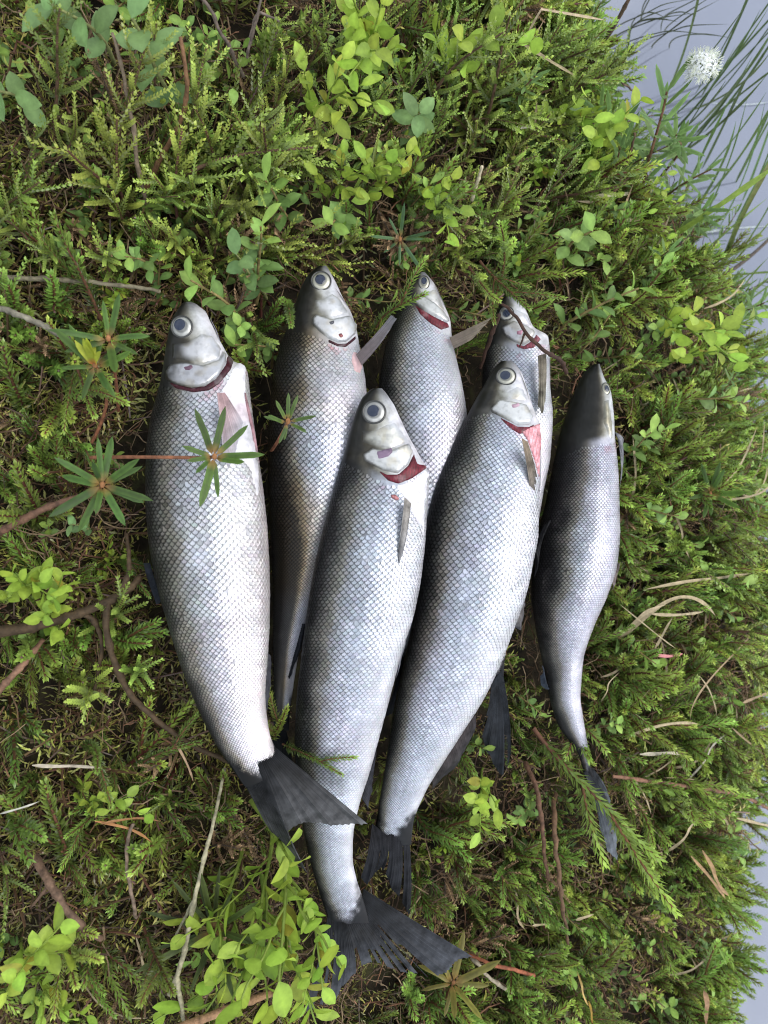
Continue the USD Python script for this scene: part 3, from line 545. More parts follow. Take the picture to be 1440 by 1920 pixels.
E.fin('tail_fin', z9((812, 395), (880, 450), (968, 385)), z9((745, 660), (780, 700), (850, 590), (890, 700), (960, 810), (985, 830)), [.016, .022], [.008, .008, .012, .008, .004, .0], nr=30, col=(.06, .06, .072), tipcol=(.028, .03, .036), fray=.18, split=.35)
Ff.fin('tail_fin', z7((560, 960), (608, 900)), z7((500, 1210), (530, 1330), (580, 1400), (620, 1440), (650, 1330)), [.012, .012], [.012, .008, .006, .006, .01], nr=24, col=(.055, .065, .082), tipcol=(.022, .025, .03), fray=.15, split=.2)
G.fin('dorsal_fin', z7((835, 190), (770, 330)), z7((805, 210), (752, 330), (760, 470)), [.03, .025], [.02, .016, .016], nr=10, col=(.05, .05, .055), fray=.2)
G.fin('adipose_fin', z7((800, 880), (822, 980)), z7((785, 930), (790, 975), (812, 990)), [.016, .014], [.01, .008, .008], nr=6, col=(.05, .06, .08), fray=.1)
G.fin('pelvic_fin', z7((1158, 395), (1128, 480)), z7((1146, 400), (1120, 530)), [.02, .02], [.016, .012], nr=7, col=(.30, .24, .22), tipcol=(.12, .1, .1), fray=.15)
G.fin('tail_fin', [(1095, 1448), (1110, 1440)], [(1128, 1560), (1140, 1612), (1160, 1630), (1157, 1560), (1140, 1490)], [.016, .015], [.020, .016, .010, .014, .014], nr=18, col=(.10, .11, .13), tipcol=(.20, .22, .25), fray=.12, split=.2)

FISH = [A, B, C, D, E, Ff, G]
_fp = []
for s in FISH:
    t = np.linspace(0, 1, 60); L, R = s.Lf(t), s.Rf(t)
    _fp.append(Polygon(np.vstack([L[:, :2], R[::-1, :2]])).buffer(0))
for e in [at(*np.array(p, float).T, .0)[:, :2] for p in (z9((240, 120), (420, 60), (810, 400), (560, 420), (520, 600), (300, 350)), z9((560, 700), (800, 700), (1290, 990), (1000, 1100), (470, 1320)), z9((790, 480), (985, 480), (985, 830), (900, 800), (740, 680)), z7((540, 980), (610, 900), (650, 1400), (600, 1440), (500, 1210)), [(1080, 1410), (1110, 1410), (1165, 1560), (1150, 1620), (1125, 1560)])]:
    _fp.append(Polygon(e).buffer(0))
FOOT = shapely.union_all(_fp); FOOT_BODY = shapely.union_all(_fp[:7]).buffer(-.004)

# ------------------------------------------------------------------ plants
def blade(L, W, n=4, fold=0.25, curl=0.3, kind='oval', tip=0.0):
    """leaf along +y, face to +z; rows of left, middle, right"""
    u = np.linspace(0, 1, n + 1)
    if kind == 'oval': w = np.sin(np.pi * u ** 0.85) ** 0.8
    elif kind == 'egg': w = np.sin(np.pi * u ** 0.92) ** 0.62
    elif kind == 'spoon': w = np.sin(np.pi * u ** 1.35) ** 0.75
    else: w = np.clip(np.minimum(u / 0.12, (1 - u) / 0.25), 0, 1) ** 0.6
    w = np.maximum(w, 0.06) * W / 2; ang = curl * u
    y = np.cumsum(np.r_[0, np.cos((ang[1:] + ang[:-1]) / 2) * L / n]); z = np.cumsum(np.r_[0, -np.sin((ang[1:] + ang[:-1]) / 2) * L / n])
    up = w * fold
    v = np.concatenate([np.stack([-w, y, z + up], 1), np.stack([0 * w, y, z], 1), np.stack([w, y, z + up], 1)])
    m = n + 1; k = np.arange(n)
    f = np.concatenate([np.stack([k, m + k, m + k + 1, k + 1], 1), np.stack([m + k, 2 * m + k, 2 * m + k + 1, m + k + 1], 1)])
    return v, f, m
def put(v, d, up, base, s=1.0): return base + (v * s) @ frame(d, up).T
def rnd(a, b): return rng.uniform(a, b)
def sphere_dir(): return unit(rng.normal(size=3))
def curve_stem(L, bend, n=10):
    a = rnd(0, 2 * np.pi); u = np.linspace(0, 1, n); b = bend * L
    w = rng.normal(0, bend * L * 0.18, (2, 3))
    x = np.cos(a) * b * u ** 2 + w[0, 0] * np.sin(u * 5 + w[0, 1] * 99) * u; y = np.sin(a) * b * u ** 2 + w[1, 0] * np.sin(u * 4 + w[1, 1] * 99) * u
    return np.stack([x, y, L * u * (1 - 0.2 * bend)], 1)
def on(p, u):
    k = np.clip(u, 0, 1) * (len(p) - 1); i = int(min(k, len(p) - 2)); return p[i] + (p[i + 1] - p[i]) * (k - i), unit(p[i + 1] - p[i])
def side_of(t, a):
    x = unit(np.cross(t, [0.3, 0.2, 0.95])); y = np.cross(t, x); return x * np.cos(a) + y * np.sin(a)

def needles(mb, p, L, W, step, per, c0, c1, ang0=0.9, ang1=0.5, u0=0.1):
    """needle leaves round a shoot; c0 low, c1 at the tip"""
    ln = np.linalg.norm(np.diff(p, axis=0), axis=1).sum(); n = int(ln * (1 - u0) / step); a = rnd(0, 6.3)
    for i in range(n):
        u = u0 + (1 - u0) * i / max(n - 1, 1); q, t = on(p, u); a += 0.8
        for k in range(per):
            if rnd(0, 1) < 0.06: continue
            o = side_of(t, a + k * 2 * np.pi / per + rnd(-.25, .25)); an = ang0 + (ang1 - ang0) * u + rnd(-.15, .15)
            d = t * math.cos(an) + o * math.sin(an); l = L * rnd(.75, 1.15) * (1 - 0.45 * u ** 5)
            w = W / 2; sd = np.cross(d, t); sd = unit(sd); nn = np.cross(sd, d)
            b = q + o * 0.0004
            v = np.array([b, b + d * l * .45 + sd * w + nn * w * .0, b + d * l, b + d * l * .45 - sd * w, b + d * l * .45 + (t * 0.7 + nn * 0.0) * w * .9])
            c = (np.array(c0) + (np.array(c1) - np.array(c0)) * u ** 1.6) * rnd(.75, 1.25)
            mb.add(v, [[0, 1, 4], [1, 2, 4], [2, 3, 4], [3, 0, 4]], c)
def crowberry(L=0.05, seed=0, dead=0.12):
    st, nd = MB(), MB(); p = curve_stem(L, rnd(.1, .45))
    v, f = tube(p, np.linspace(.0009, .0004, len(p)), 5); st.add(v, f, (.10, .045, .025))
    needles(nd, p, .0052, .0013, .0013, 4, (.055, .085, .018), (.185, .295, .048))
    for k in range(rng.integers(1, 4)):
        q, t = on(p, rnd(.25, .75)); o = side_of(t, rnd(0, 6.3)); l = L * rnd(.3, .5)
        pp = q + np.outer(np.linspace(0, 1, 6) * l, unit(t * .8 + o * .7)) + np.outer(np.linspace(0, 1, 6) ** 2 * l * .3, t)
        v, f = tube(pp, np.linspace(.0006, .0003, 6), 4); st.add(v, f, (.13, .06, .03))
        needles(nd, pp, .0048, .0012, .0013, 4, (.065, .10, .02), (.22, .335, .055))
    return st, nd
def heather(L=0.07):
    st, nd = MB(), MB(); p = curve_stem(L, rnd(.1, .35))
    v, f = tube(p, np.linspace(.0009, .0004, len(p)), 5); st.add(v, f, (.11, .065, .04))
    def cord(pp, c0, c1):
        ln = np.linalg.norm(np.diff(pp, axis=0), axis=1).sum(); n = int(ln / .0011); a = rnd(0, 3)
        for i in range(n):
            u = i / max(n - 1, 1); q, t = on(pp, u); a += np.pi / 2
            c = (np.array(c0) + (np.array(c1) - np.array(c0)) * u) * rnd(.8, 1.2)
            for k in (0, np.pi):
                o = side_of(t, a + k); d = unit(t * .82 + o * .57); sd = np.cross(d, o); l = .0030 * (1 - .35 * u); w = .00075
                nd.add([q, q + d * l * .5 + sd * w, q + d * l, q + d * l * .5 - sd * w], [[0, 1, 2], [0, 2, 3]], c)
    n = rng.integers(10, 15)
    for i in range(n):
        u = .25 + .75 * i / n; q, t = on(p, u); o = side_of(t, i * 2.4 + rnd(-.5, .5)); l = L * rnd(.16, .34) * (1.15 - .5 * u)
        w = np.linspace(0, 1, 6); pp = q + np.outer(w * l, unit(t * .8 + o * .65)) + np.outer(w ** 2 * l * .35, t)
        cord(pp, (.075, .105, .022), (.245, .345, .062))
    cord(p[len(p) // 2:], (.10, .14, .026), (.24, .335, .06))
    return st, nd
def moss(L=0.028):
    m = MB(); p = curve_stem(L, rnd(.4, .9), 8)
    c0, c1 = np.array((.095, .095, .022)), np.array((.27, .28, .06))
    v, f = tube(p, .0005, 4); m.add(v, f, (.10, .06, .03))
    for i in range(12):
        u = .1 + .9 * i / 12; q, t = on(p, u); sd = unit(np.cross(t, [0, 0, 1.0]) + .01); o = sd * (1 if i % 2 else -1)
        l = L * .30 * (1.1 - u * .6); d = unit(o * .8 + t * .6 + np.array([0, 0, rnd(-.3, .2)])); n = np.cross(d, t); n = unit(n)
        for k in range(4):
            b = q + d * l * k / 4; dd = unit(d + rng.normal(0, .35, 3)); s2 = np.cross(dd, n) * .0005
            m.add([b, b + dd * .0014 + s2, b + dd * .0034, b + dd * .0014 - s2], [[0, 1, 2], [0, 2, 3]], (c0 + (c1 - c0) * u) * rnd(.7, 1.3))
    return m
def litter():
    m = MB()
    for k in range(7):
        d = unit(np.r_[rng.normal(size=2), rnd(-.1, .35)]); l = rnd(.006, .03); b = np.r_[rng.normal(0, .008, 2), rnd(0, .006)]
        p = b + np.outer(np.linspace(0, 1, 4) * l, d) + rng.normal(0, .0012, (4, 3)); c = [(.09, .055, .03), (.17, .12, .07), (.05, .03, .02), (.14, .07, .04)][k % 4]
        v, f = tube(p, np.linspace(.0006, .0003, 4) * rnd(.35, 1.05), 4); m.add(v, f, np.array(c) * rnd(.7, 1.3))
    return m
def leafy(kind, seed):
    """returns stem MB and list of leaf MBs; local z up, unit in metres"""
    global rng
    keep = rng; rng = np.random.default_rng(seed)
    st, leaves = MB(), []
    if kind == 'bilberry':
        L = .075; p = curve_stem(L, .3, 12); v, f = tube(p, np.linspace(.0011, .0005, 12), 5); st.add(v, f, (.17, .24, .04)); br = [(p, .3, 6)]
        for k in range(4):
            q, t = on(p, .25 + .16 * k + rnd(-.04, .04)); o = side_of(t, k * 2.6 + rnd(-.5, .5)); l = L * rnd(.35, .6)
            w = np.linspace(0, 1, 8); pp = q + np.outer(w * l, unit(t * .9 + o * .42)) + np.outer(np.sin(w * 9) * .0008, o)
            v, f = tube(pp, np.linspace(.0007, .0004, 8), 5); st.add(v, f, (.20, .28, .045)); br.append((pp, .2, 5))
        for pp, u0, n in br:
            for i in range(n):
                u = u0 + (1 - u0) * i / (n - 1); q, t = on(pp, u); o = side_of(t, (i % 2) * np.pi + rnd(-.6, .6)); d = unit(t * rnd(.6, 1.1) + o * .7 * (1 - .3 * (u > .97)))
                v, f, m = blade(.0125 * rnd(.7, 1.25), .0078 * rnd(.85, 1.1), 5, rnd(.05, .35), rnd(.1, .7), 'egg')
                c = np.array((.205, .285, .036)) * rnd(.8, 1.25) * np.array([1 + rnd(-.15, .08), 1, 1]); cc = np.ones((3 * m, 3)) * c; cc[m:2 * m] *= 1.25; cc[[0, m, 2 * m]] *= .8
                if rnd(0, 1) < .05: cc = cc * np.array([1.2, .85, .9])
                leaves.append(MB().add(put(v, d, unit(t + sphere_dir() * .5), q), f, cc))
    elif kind == 'bluegreen':
        L = .07; p = curve_stem(L, .25, 10); v, f = tube(p, np.linspace(.0012, .0006, 10), 5); st.add(v, f, (.15, .16, .06))
        for i in range(8):
            u = .3 + .7 * i / 7; q, t = on(p, u); o = side_of(t, i * 2.4); d = unit(t * rnd(.2, .6) + o)
            v, f, m = blade(.0155 * rnd(.75, 1.2), .0095, 6, rnd(.0, .3), rnd(.0, .6), 'egg'); c = np.array((.12, .20, .07)) * rnd(.8, 1.2); cc = np.ones((3 * m, 3)) * c; cc[m:2 * m] *= 1.2
            leaves.append(MB().add(put(v, d, unit(t + sphere_dir() * .3), q), f, cc))
    elif kind == 'lingonberry':
        L = .055; p = curve_stem(L, .35, 10); v, f = tube(p, np.linspace(.001, .0005, 10), 5); st.add(v, f, (.17, .13, .05))
        n = rng.integers(10, 14)
        for i in range(n):
            u = .25 + .75 * i / (n - 1); q, t = on(p, u); o = side_of(t, i * 2.4 + rnd(-.3, .3)); d = unit(t * rnd(.5, .9) + o * (.9 - .3 * u))
            v, f, m = blade(.0125 * rnd(.75, 1.15), .0064 * rnd(.9, 1.1), 5, rnd(.05, .3), rnd(.2, .9), 'spoon')
            c = np.array((.11, .185, .05)) * rnd(.75, 1.3) + np.array((.06, .08, .005)) * (u > .8); cc = np.ones((3 * m, 3)) * c; cc[m:2 * m] *= 1.35
            leaves.append(MB().add(put(v, d, unit(t * 1.2 + sphere_dir() * .4), q), f, cc))
    elif kind in ('marsh_tea', 'marsh_tea_side'):
        L = .06; p = curve_stem(L, .12, 8); v, f = tube(p, np.linspace(.0012, .0010, 8), 6); st.add(v, f, (.16, .075, .035))
        b, t = on(p, 1.0); v = trimesh.creation.icosphere(1, .0022).vertices * [1, 1, 1.3] + b; st.add(v, trimesh.creation.icosphere(1, 1).faces, (.33, .15, .05))
        for i in range(12):
            u = 1 - .03 * (i // 2); q, t = on(p, u); o = side_of(t, i * 2.4 + rnd(-.2, .2)); an = rnd(1.0, 1.5)
            d = unit(t * math.cos(an) + o * math.sin(an)); v, f, m = blade(.030 * rnd(.7, 1.1), .0052, 7, rnd(.0, .15) - .35, rnd(-.1, .55), 'strap')
            c = np.array((.075, .15, .035)) * rnd(.85, 1.25); cc = np.ones((3 * m, 3)) * c; cc[m:2 * m] *= .72; cc[[0, m, 2 * m]] = (.25, .17, .05)
            leaves.append(MB().add(put(v, d, unit(t + 0 * o), q + o * .0012), f, cc))
        for i in range(4 if kind == 'marsh_tea' else 0):
            d = unit(t + side_of(t, i * 1.6) * .25); v, f, m = blade(.012 * rnd(.8, 1.2), .003, 5, .3, -.1, 'strap'); leaves.append(MB().add(put(v, d, side_of(t, i * 1.6), b), f, np.array((.26, .30, .03))))
    elif kind == 'bog_rosemary':
        L = .10; p = curve_stem(L, .2, 12); v, f = tube(p, np.linspace(.0012, .0006, 12), 5); st.add(v, f, (.12, .06, .035))
        for i in range(26):
            u = .2 + .8 * i / 25; q, t = on(p, u); o = side_of(t, i * 2.4); d = unit(t * rnd(.6, 1.1) + o * (1 - .5 * (u > .9)))
            v, f, m = blade(.021 * rnd(.7, 1.1), .0028, 5, -.3, rnd(.0, .4), 'strap'); c = np.array((.12, .20, .06)) * rnd(.8, 1.3); cc = np.ones((3 * m, 3)) * c; cc[m:2 * m] *= .75
            leaves.append(MB().add(put(v, d, unit(t), q), f, cc))
    rng = keep
    return st, leaves, L
kinds = stage.CreateClassPrim('/World/plant_kinds')
protos = {}
def make_proto(kind, seed):
    key = (kind, seed)
    if key in protos: return protos[key]
    path = f'/World/plant_kinds/{kind}_{seed:03d}'; x = UsdGeom.Xform.Define(stage, path)
    if kind in ('crowberry', 'heather'):
        global rng
        keep = rng; rng = np.random.default_rng(seed + 900); L = .06 if kind == 'crowberry' else .08
        st, nd = (crowberry if kind == 'crowberry' else heather)(L); rng = keep
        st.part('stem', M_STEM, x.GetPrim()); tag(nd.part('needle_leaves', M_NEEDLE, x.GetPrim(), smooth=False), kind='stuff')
    else:
        st, lv, L = leafy(kind, seed); st.part('stem', M_STEM if kind not in ('bilberry',) else M_LEAF, x.GetPrim())
        for l in lv: l.part('leaf', M_LEAF, x.GetPrim())
    protos[key] = (path, L); return protos[key]
def sprig(kind, seed, name, label, cat, base, tip, zb, zt, roll=0.0, group=None, thick=1.0):
    path, L = make_proto(kind, seed); b, t = at(*base, zb), at(*tip, zt); d = t - b; s = np.linalg.norm(d) / L
    M = pose(b, d, roll, s); 
    if thick != 1.0: M[:3, :2] *= thick
    x = xform(name, M); x.GetPrim().GetReferences().AddInternalReference(path); x.GetPrim().SetInstanceable(True)
    tag(x, label, cat, group); return x

# ---- ground cover: what nobody could count
def cover(name, shoots, mats, pts, dirs, scales, label, cat, seed):
    r = np.random.default_rng(seed)
    pi = UsdGeom.PointInstancer.Define(stage, numbered(name)); paths = []
    for i, mb in enumerate(shoots):
        m = mb.build(f'{pi.GetPath()}/shoot' + (f'_{i:03d}' if i else ''), mats, smooth=False); paths.append(m.GetPath())
    pi.CreatePrototypesRel().SetTargets(paths)
    n = len(pts); pi.CreateProtoIndicesAttr(Vt.IntArray.FromNumpy(r.integers(0, len(shoots), n).astype(np.int32)))
    pi.CreatePositionsAttr(Vt.Vec3fArray.FromNumpy(pts.astype(np.float32)))
    roll = r.uniform(0, 2 * np.pi, n); qs = []
    for d, a in zip(unit(dirs), roll):
        ax = np.cross([0, 0, 1.0], d); sn = np.linalg.norm(ax); ang = math.atan2(sn, d[2]); ax = ax / sn if sn > 1e-6 else np.array([1.0, 0, 0])
        q = Gf.Rotation(Gf.Vec3d(0, 0, 1), math.degrees(a)) * Gf.Rotation(Gf.Vec3d(*ax), math.degrees(ang)); qq = q.GetQuat()
        qs.append(Gf.Quath(qq.GetReal(), *qq.GetImaginary()))
    pi.CreateOrientationsAttr(Vt.QuathArray(qs)); pi.CreateScalesAttr(Vt.Vec3fArray.FromNumpy(np.repeat(scales[:, None], 3, 1).astype(np.float32)))
    tag(pi, label, cat, kind='stuff'); return pi
def both(fn, n, *a):
    out = []
    for i in range(n):
        st, nd = fn(*a); m = MB()
        for b in (st, nd):
            v, f, c = b.arrays(); m.add(v, f, c)
        out.append(m)
    return out
def scatter(n, seed, gap=0.0, foot=None):
    r = np.random.default_rng(seed)
    x, y = r.uniform(-.52, .80, n), r.uniform(-.62, .68, n); z = ground_z(x, y); px = project(np.stack([x, y, z + .03], 1))
    d = shore_x(y) - x
    ok = (px[:, 0] > -150) & (px[:, 0] < 1600) & (px[:, 1] > -160) & (px[:, 1] < 2080) & (d > -0.004)
    x, y, z, px, d = x[ok], y[ok], z[ok], px[ok], d[ok]
    fd = shapely.distance(shapely.points(np.stack([x, y], 1)), foot or FOOT)
    ok = fd > gap
    return np.stack([x, y, z], 1)[ok], px[ok], fd[ok], d[ok]
def lean(pts, fd, seed, amt=.45):
    r = np.random.default_rng(seed); n = len(pts); d = np.c_[r.normal(0, amt, (n, 2)), np.ones(n)]
    cen = np.array([FOOT.centroid.x, FOOT.centroid.y]); out = unit(pts[:, :2] - cen)
    d[:, :2] += out * (.8 * np.exp(-fd / .02))[:, None]; d[:, 0] += .03
    return d
def fld(pts, sc, seed): return meshkit.fbm(np.c_[pts[:, :2] * sc, pts[:, :1] * 0 + seed], 3, seed)
rng = np.random.default_rng(21)
# moss everywhere low
p, px, fd, sd = scatter(16000, 1, 0.0, FOOT_BODY)
left = smooth01((700 - px[:, 0]) / 500); k = np.random.default_rng(2).random(len(p)) < .35 + .65 * left
p, fd = p[k], fd[k]; r = np.random.default_rng(3); p[:, 2] += .002 + .010 * r.random(len(p))
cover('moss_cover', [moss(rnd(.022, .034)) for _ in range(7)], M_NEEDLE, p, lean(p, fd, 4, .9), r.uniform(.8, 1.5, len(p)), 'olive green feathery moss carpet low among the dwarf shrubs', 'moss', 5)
p, px, fd, sd = scatter(5000, 6, 0.0, FOOT_BODY); r = np.random.default_rng(7); p[:, 2] += .006 + .025 * r.random(len(p))
cover('litter_cover', [litter() for _ in range(6)], M_STEM, p, np.c_[r.normal(0, .2, (len(p), 2)), np.ones(len(p))], r.uniform(.7, 1.4, len(p)), 'brown dead twigs and needles littering the moss', 'litter', 8)
# withered brown shoots
def withered(L=.06):
    st, nd = heather(L); m = MB()
    for b, c0 in ((st, (.13, .10, .08)), (nd, (.17, .11, .06))):
        v, f, c = b.arrays(); m.add(v, f, np.array(c0) * (.5 + 3.2 * c[:, 1:2]))
    return m
p, px, fd, sd = scatter(2600, 71, .006); f = fld(p, 11, 33); k = np.random.default_rng(72).random(len(p)) < .55 * smooth01((f - .48) * 8)
p, fd = p[k], fd[k]; r = np.random.default_rng(73)
cover('withered_cover', [withered(rnd(.04, .07)) for _ in range(5)], M_STEM, p, lean(p, fd, 74, .8), r.uniform(.6, 1.2, len(p)), 'withered brown heather and crowberry shoots between the green ones', 'dead shoots', 75)
# crowberry
p, px, fd, sd = scatter(9500, 9, .004)
f = fld(p, 14, 3); right = smooth01((px[:, 0] - 700) / 400); low = smooth01((px[:, 1] - 900) / 500); lft = smooth01((500 - px[:, 0]) / 300)
k = np.random.default_rng(10).random(len(p)) < np.clip(.34 + .62 * right + .16 * low, .1, 1) * smooth01((f - .36) * 6)
p, fd = p[k], fd[k]; r = np.random.default_rng(11)
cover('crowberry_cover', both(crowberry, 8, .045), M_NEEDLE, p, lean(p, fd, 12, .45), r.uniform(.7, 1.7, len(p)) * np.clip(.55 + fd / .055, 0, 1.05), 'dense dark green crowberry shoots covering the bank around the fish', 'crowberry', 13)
# heather
p, px, fd, sd = scatter(8200, 14, .006)
f = fld(p, 10, 8); top = smooth01((620 - px[:, 1]) / 300) * smooth01((1250 - px[:, 0]) / 250)
k = np.random.default_rng(15).random(len(p)) < np.clip(.05 + .85 * top, 0, 1) * smooth01((f - .40) * 7)
p, fd = p[k], fd[k]; r = np.random.default_rng(16)
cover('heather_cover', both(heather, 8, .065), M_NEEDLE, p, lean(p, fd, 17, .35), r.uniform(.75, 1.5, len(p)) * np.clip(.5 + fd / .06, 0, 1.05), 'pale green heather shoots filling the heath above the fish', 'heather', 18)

def merged(kind, seed):
    st, lv, L = leafy(kind, seed); m = MB()
    for b in [st] + lv:
        v, f, c = b.arrays(); m.add(v, f, c)
    return m
p, px, fd, sd = scatter(9000, 19, .008)
f = fld(p, 12, 15); right = smooth01((px[:, 0] - 880) / 250); top = smooth01((640 - px[:, 1]) / 200)
k = np.random.default_rng(20).random(len(p)) < np.clip(.05 + .30 * np.maximum(right * .85, top * .35), 0, 1) * smooth01((f - .38) * 5)
p, fd = p[k], fd[k]; r = np.random.default_rng(22)
cover('small_leaf_cover', [merged('lingonberry', 50 + i) for i in range(6)], M_LEAF, p, lean(p, fd, 23, .45), r.uniform(.55, 1.0, len(p)), 'small oval leaved undershrub mixed into the bank between the fish and the water', 'undershrub', 24)
# ------------------------------------------------------------------ single plants
def near(px, py, z): return at(px, py, z)
BIL, LIN = 'bilberry', 'lingonberry'
def many(kind, name, cat, rows):
    for k, (label, b, t, zb, zt) in enumerate(rows):
        sprig(kind, 1 + k % 4, name, label, cat, b, t, zb, zt, roll=k * 1.7, thick=1.35 if kind == 'bilberry' and k < 6 else 1.0)
many('bilberry', 'bilberry_sprig', 'bilberry', [
    ('bright bilberry sprig arching right across the peduncle of the front middle fish', (470, 1500), (655, 1745), .0, .070),
    ('bright yellow green bilberry sprig hanging straight down left of the frayed tail', (510, 1560), (550, 1800), .0, .065),
    ('bilberry sprig at the bottom edge left of the frayed tail fin', (490, 1640), (500, 1900), .0, .06),
    ('bilberry sprig whose tip touches the lowest frayed tail rays', (530, 1650), (590, 1880), .01, .07),
    ('small bilberry sprig with leaves resting on the scaly root of the frayed tail', (535, 1640), (672, 1775), .03, .078),
    ('shorter bilberry sprig on the left flank of the bright clump by the frayed tail', (455, 1590), (440, 1770), -.01, .05),
    ('largest bright bilberry sprig at the top edge of the picture', (650, 150), (745, 0), .01, .09),
    ('bright bilberry sprig just left below the largest one at the top', (575, 240), (630, 90), .0, .08),
    ('bilberry sprig cut by the top edge right of the middle', (700, 90), (700, -40), .0, .08),
    ('bilberry sprig with red tinged top leaf above the third fish head', (690, 390), (745, 262), -.01, .06),
    ('bilberry sprig pointing right above the third fish head', (765, 410), (850, 308), -.01, .06),
    ('small bilberry sprig between heather stems above the second fish', (610, 390), (628, 280), -.01, .05),
    ('pale bilberry sprig left of the leaning grass stalk at upper right', (1000, 250), (1110, 145), -.02, .06),
    ('yellow green bilberry sprig under the bog rosemary at upper right', (1085, 300), (1150, 180), -.02, .06),
    ('bilberry sprig standing right of the far right fish head', (1225, 660), (1275, 548), -.02, .06),
    ('yellow tipped bilberry sprig nearest the right edge above the far right fish', (1240, 690), (1335, 612), -.02, .06),
    ('small bilberry sprig at the left edge above the forked branch', (60, 1130), (20, 1035), -.01, .045),
    ('tiny bilberry sprig on the moss just above the forked branch', (90, 1180), (72, 1090), -.01, .04),
    ('small bilberry sprig on the moss at the lower left', (140, 1530), (172, 1468), -.01, .03),
    ('big leaved bilberry sprig at the left edge near the bottom', (40, 1760), (10, 1850), -.01, .06),
    ('bilberry sprig in the bottom left corner', (75, 1780), (55, 1910), -.01, .05),
    ('small bilberry sprig between the biggest fish and the dark hidden tail', (905, 1440), (862, 1500), -.02, .03),
    ('bilberry sprig standing alone left of the shore grass stalk', (850, 160), (815, 60), -.01, .06),
])
many('bluegreen', 'bog_bilberry_sprig', 'bog bilberry', [
    ('blue green bog bilberry sprig at the top edge left of the tall stem', (215, 120), (165, -10), .0, .08),
    ('tall blue green bog bilberry sprig on the reddish stem at the top', (345, 230), (305, 20), .0, .09),
    ('grey green bog bilberry sprig in the upper left corner', (55, 220), (5, 110), .0, .07),
    ('blue green bog bilberry sprig by the white specks above the third fish', (790, 260), (775, 160), -.01, .05),
    ('dull bog bilberry sprig at the left edge below the middle', (180, 1010), (150, 960), .0, .025),
    ('blue green bog bilberry sprig left of the second fish head', (500, 560), (470, 450), -.01, .05)])
many('lingonberry', 'lingonberry_sprig', 'lingonberry', [
    ('pale lingonberry sprig upright between the first and second fish heads', (450, 640), (450, 500), -.01, .055),
    ('lingonberry sprig with tip beside the second fish eye', (480, 570), (545, 420), -.01, .055),
    ('lingonberry sprig growing right behind the red gill gash of the left fish', (510, 690), (500, 590), -.02, .03),
    ('lingonberry sprig leaning left above the left fish snout', (465, 640), (432, 562), -.02, .025),
    ('small lingonberry sprig between the left fish head and the grey stick', (285, 530), (288, 440), -.01, .04),
    ('lingonberry sprig standing free in the middle of the heather', (550, 430), (538, 300), -.01, .055),
    ('lingonberry sprig just above the second fish snout', (640, 440), (652, 335), -.01, .05),
    ('long lingonberry sprig leaning right above the hidden fish', (1030, 640), (1150, 485), -.02, .05),
    ('broad lingonberry sprig upper right of the hidden fish', (1040, 520), (1120, 360), -.02, .055),
    ('lingonberry sprig just right of the far right fish gill', (1155, 870), (1225, 780), -.02, .03),
    ('lingonberry sprig right of the far right fish belly', (1170, 985), (1240, 905), -.02, .03),
    ('long grey green lingonberry sprig pointing right under the straw heap', (1095, 1215), (1245, 1240), -.02, .03),
    ('lingonberry sprig pointing right with a pink tip beneath the straw', (1100, 1180), (1235, 1190), -.02, .035),
    ('lingonberry sprig in the gap between the biggest fish and the slim one', (935, 1275), (1025, 1320), -.02, .02),
    ('lingonberry sprig near the right edge level with the far right fish head', (1240, 790), (1300, 690), -.02, .04),
    ('lingonberry sprig right of the hidden fish throat', (1060, 690), (1105, 590), -.03, .03),
    ('lingonberry sprig level with the slim fish tail near the right edge', (1280, 1120), (1345, 1050), -.03, .03),
])
many('bog_rosemary', 'bog_rosemary_sprig', 'bog rosemary', [
    ('narrow leaved sprig against the water left of the white flower', (1175, 360), (1200, 165), -.05, .06),
    ('narrow leaved stem that carries the white flower head', (1185, 410), (1305, 150), -.05, .08),
    ('narrow leaved sprig against the water under the white flower', (1240, 330), (1335, 195), -.06, .05),
    ('narrow leaved sprig pointing at the water below the flower', (1215, 410), (1320, 270), -.06, .04),
    ('narrow leaved sprig leaning over the shoreline in the middle of the right side', (1260, 460), (1370, 350), -.08, .03),
    ('narrow leaved sprig in the shore thicket left of the tall ones', (1130, 400), (1190, 250), -.05, .04),
    ('narrow leaved sprig in the shore thicket level with the second fish head', (1180, 560), (1260, 420), -.05, .03),
    ('narrow leaved sprig in the heather near the top, left of the shore', (955, 230), (975, 110), -.02, .05),
    ('narrow leaved sprig reaching the right edge above the middle', (1350, 640), (1440, 520), -.07, .02),
])
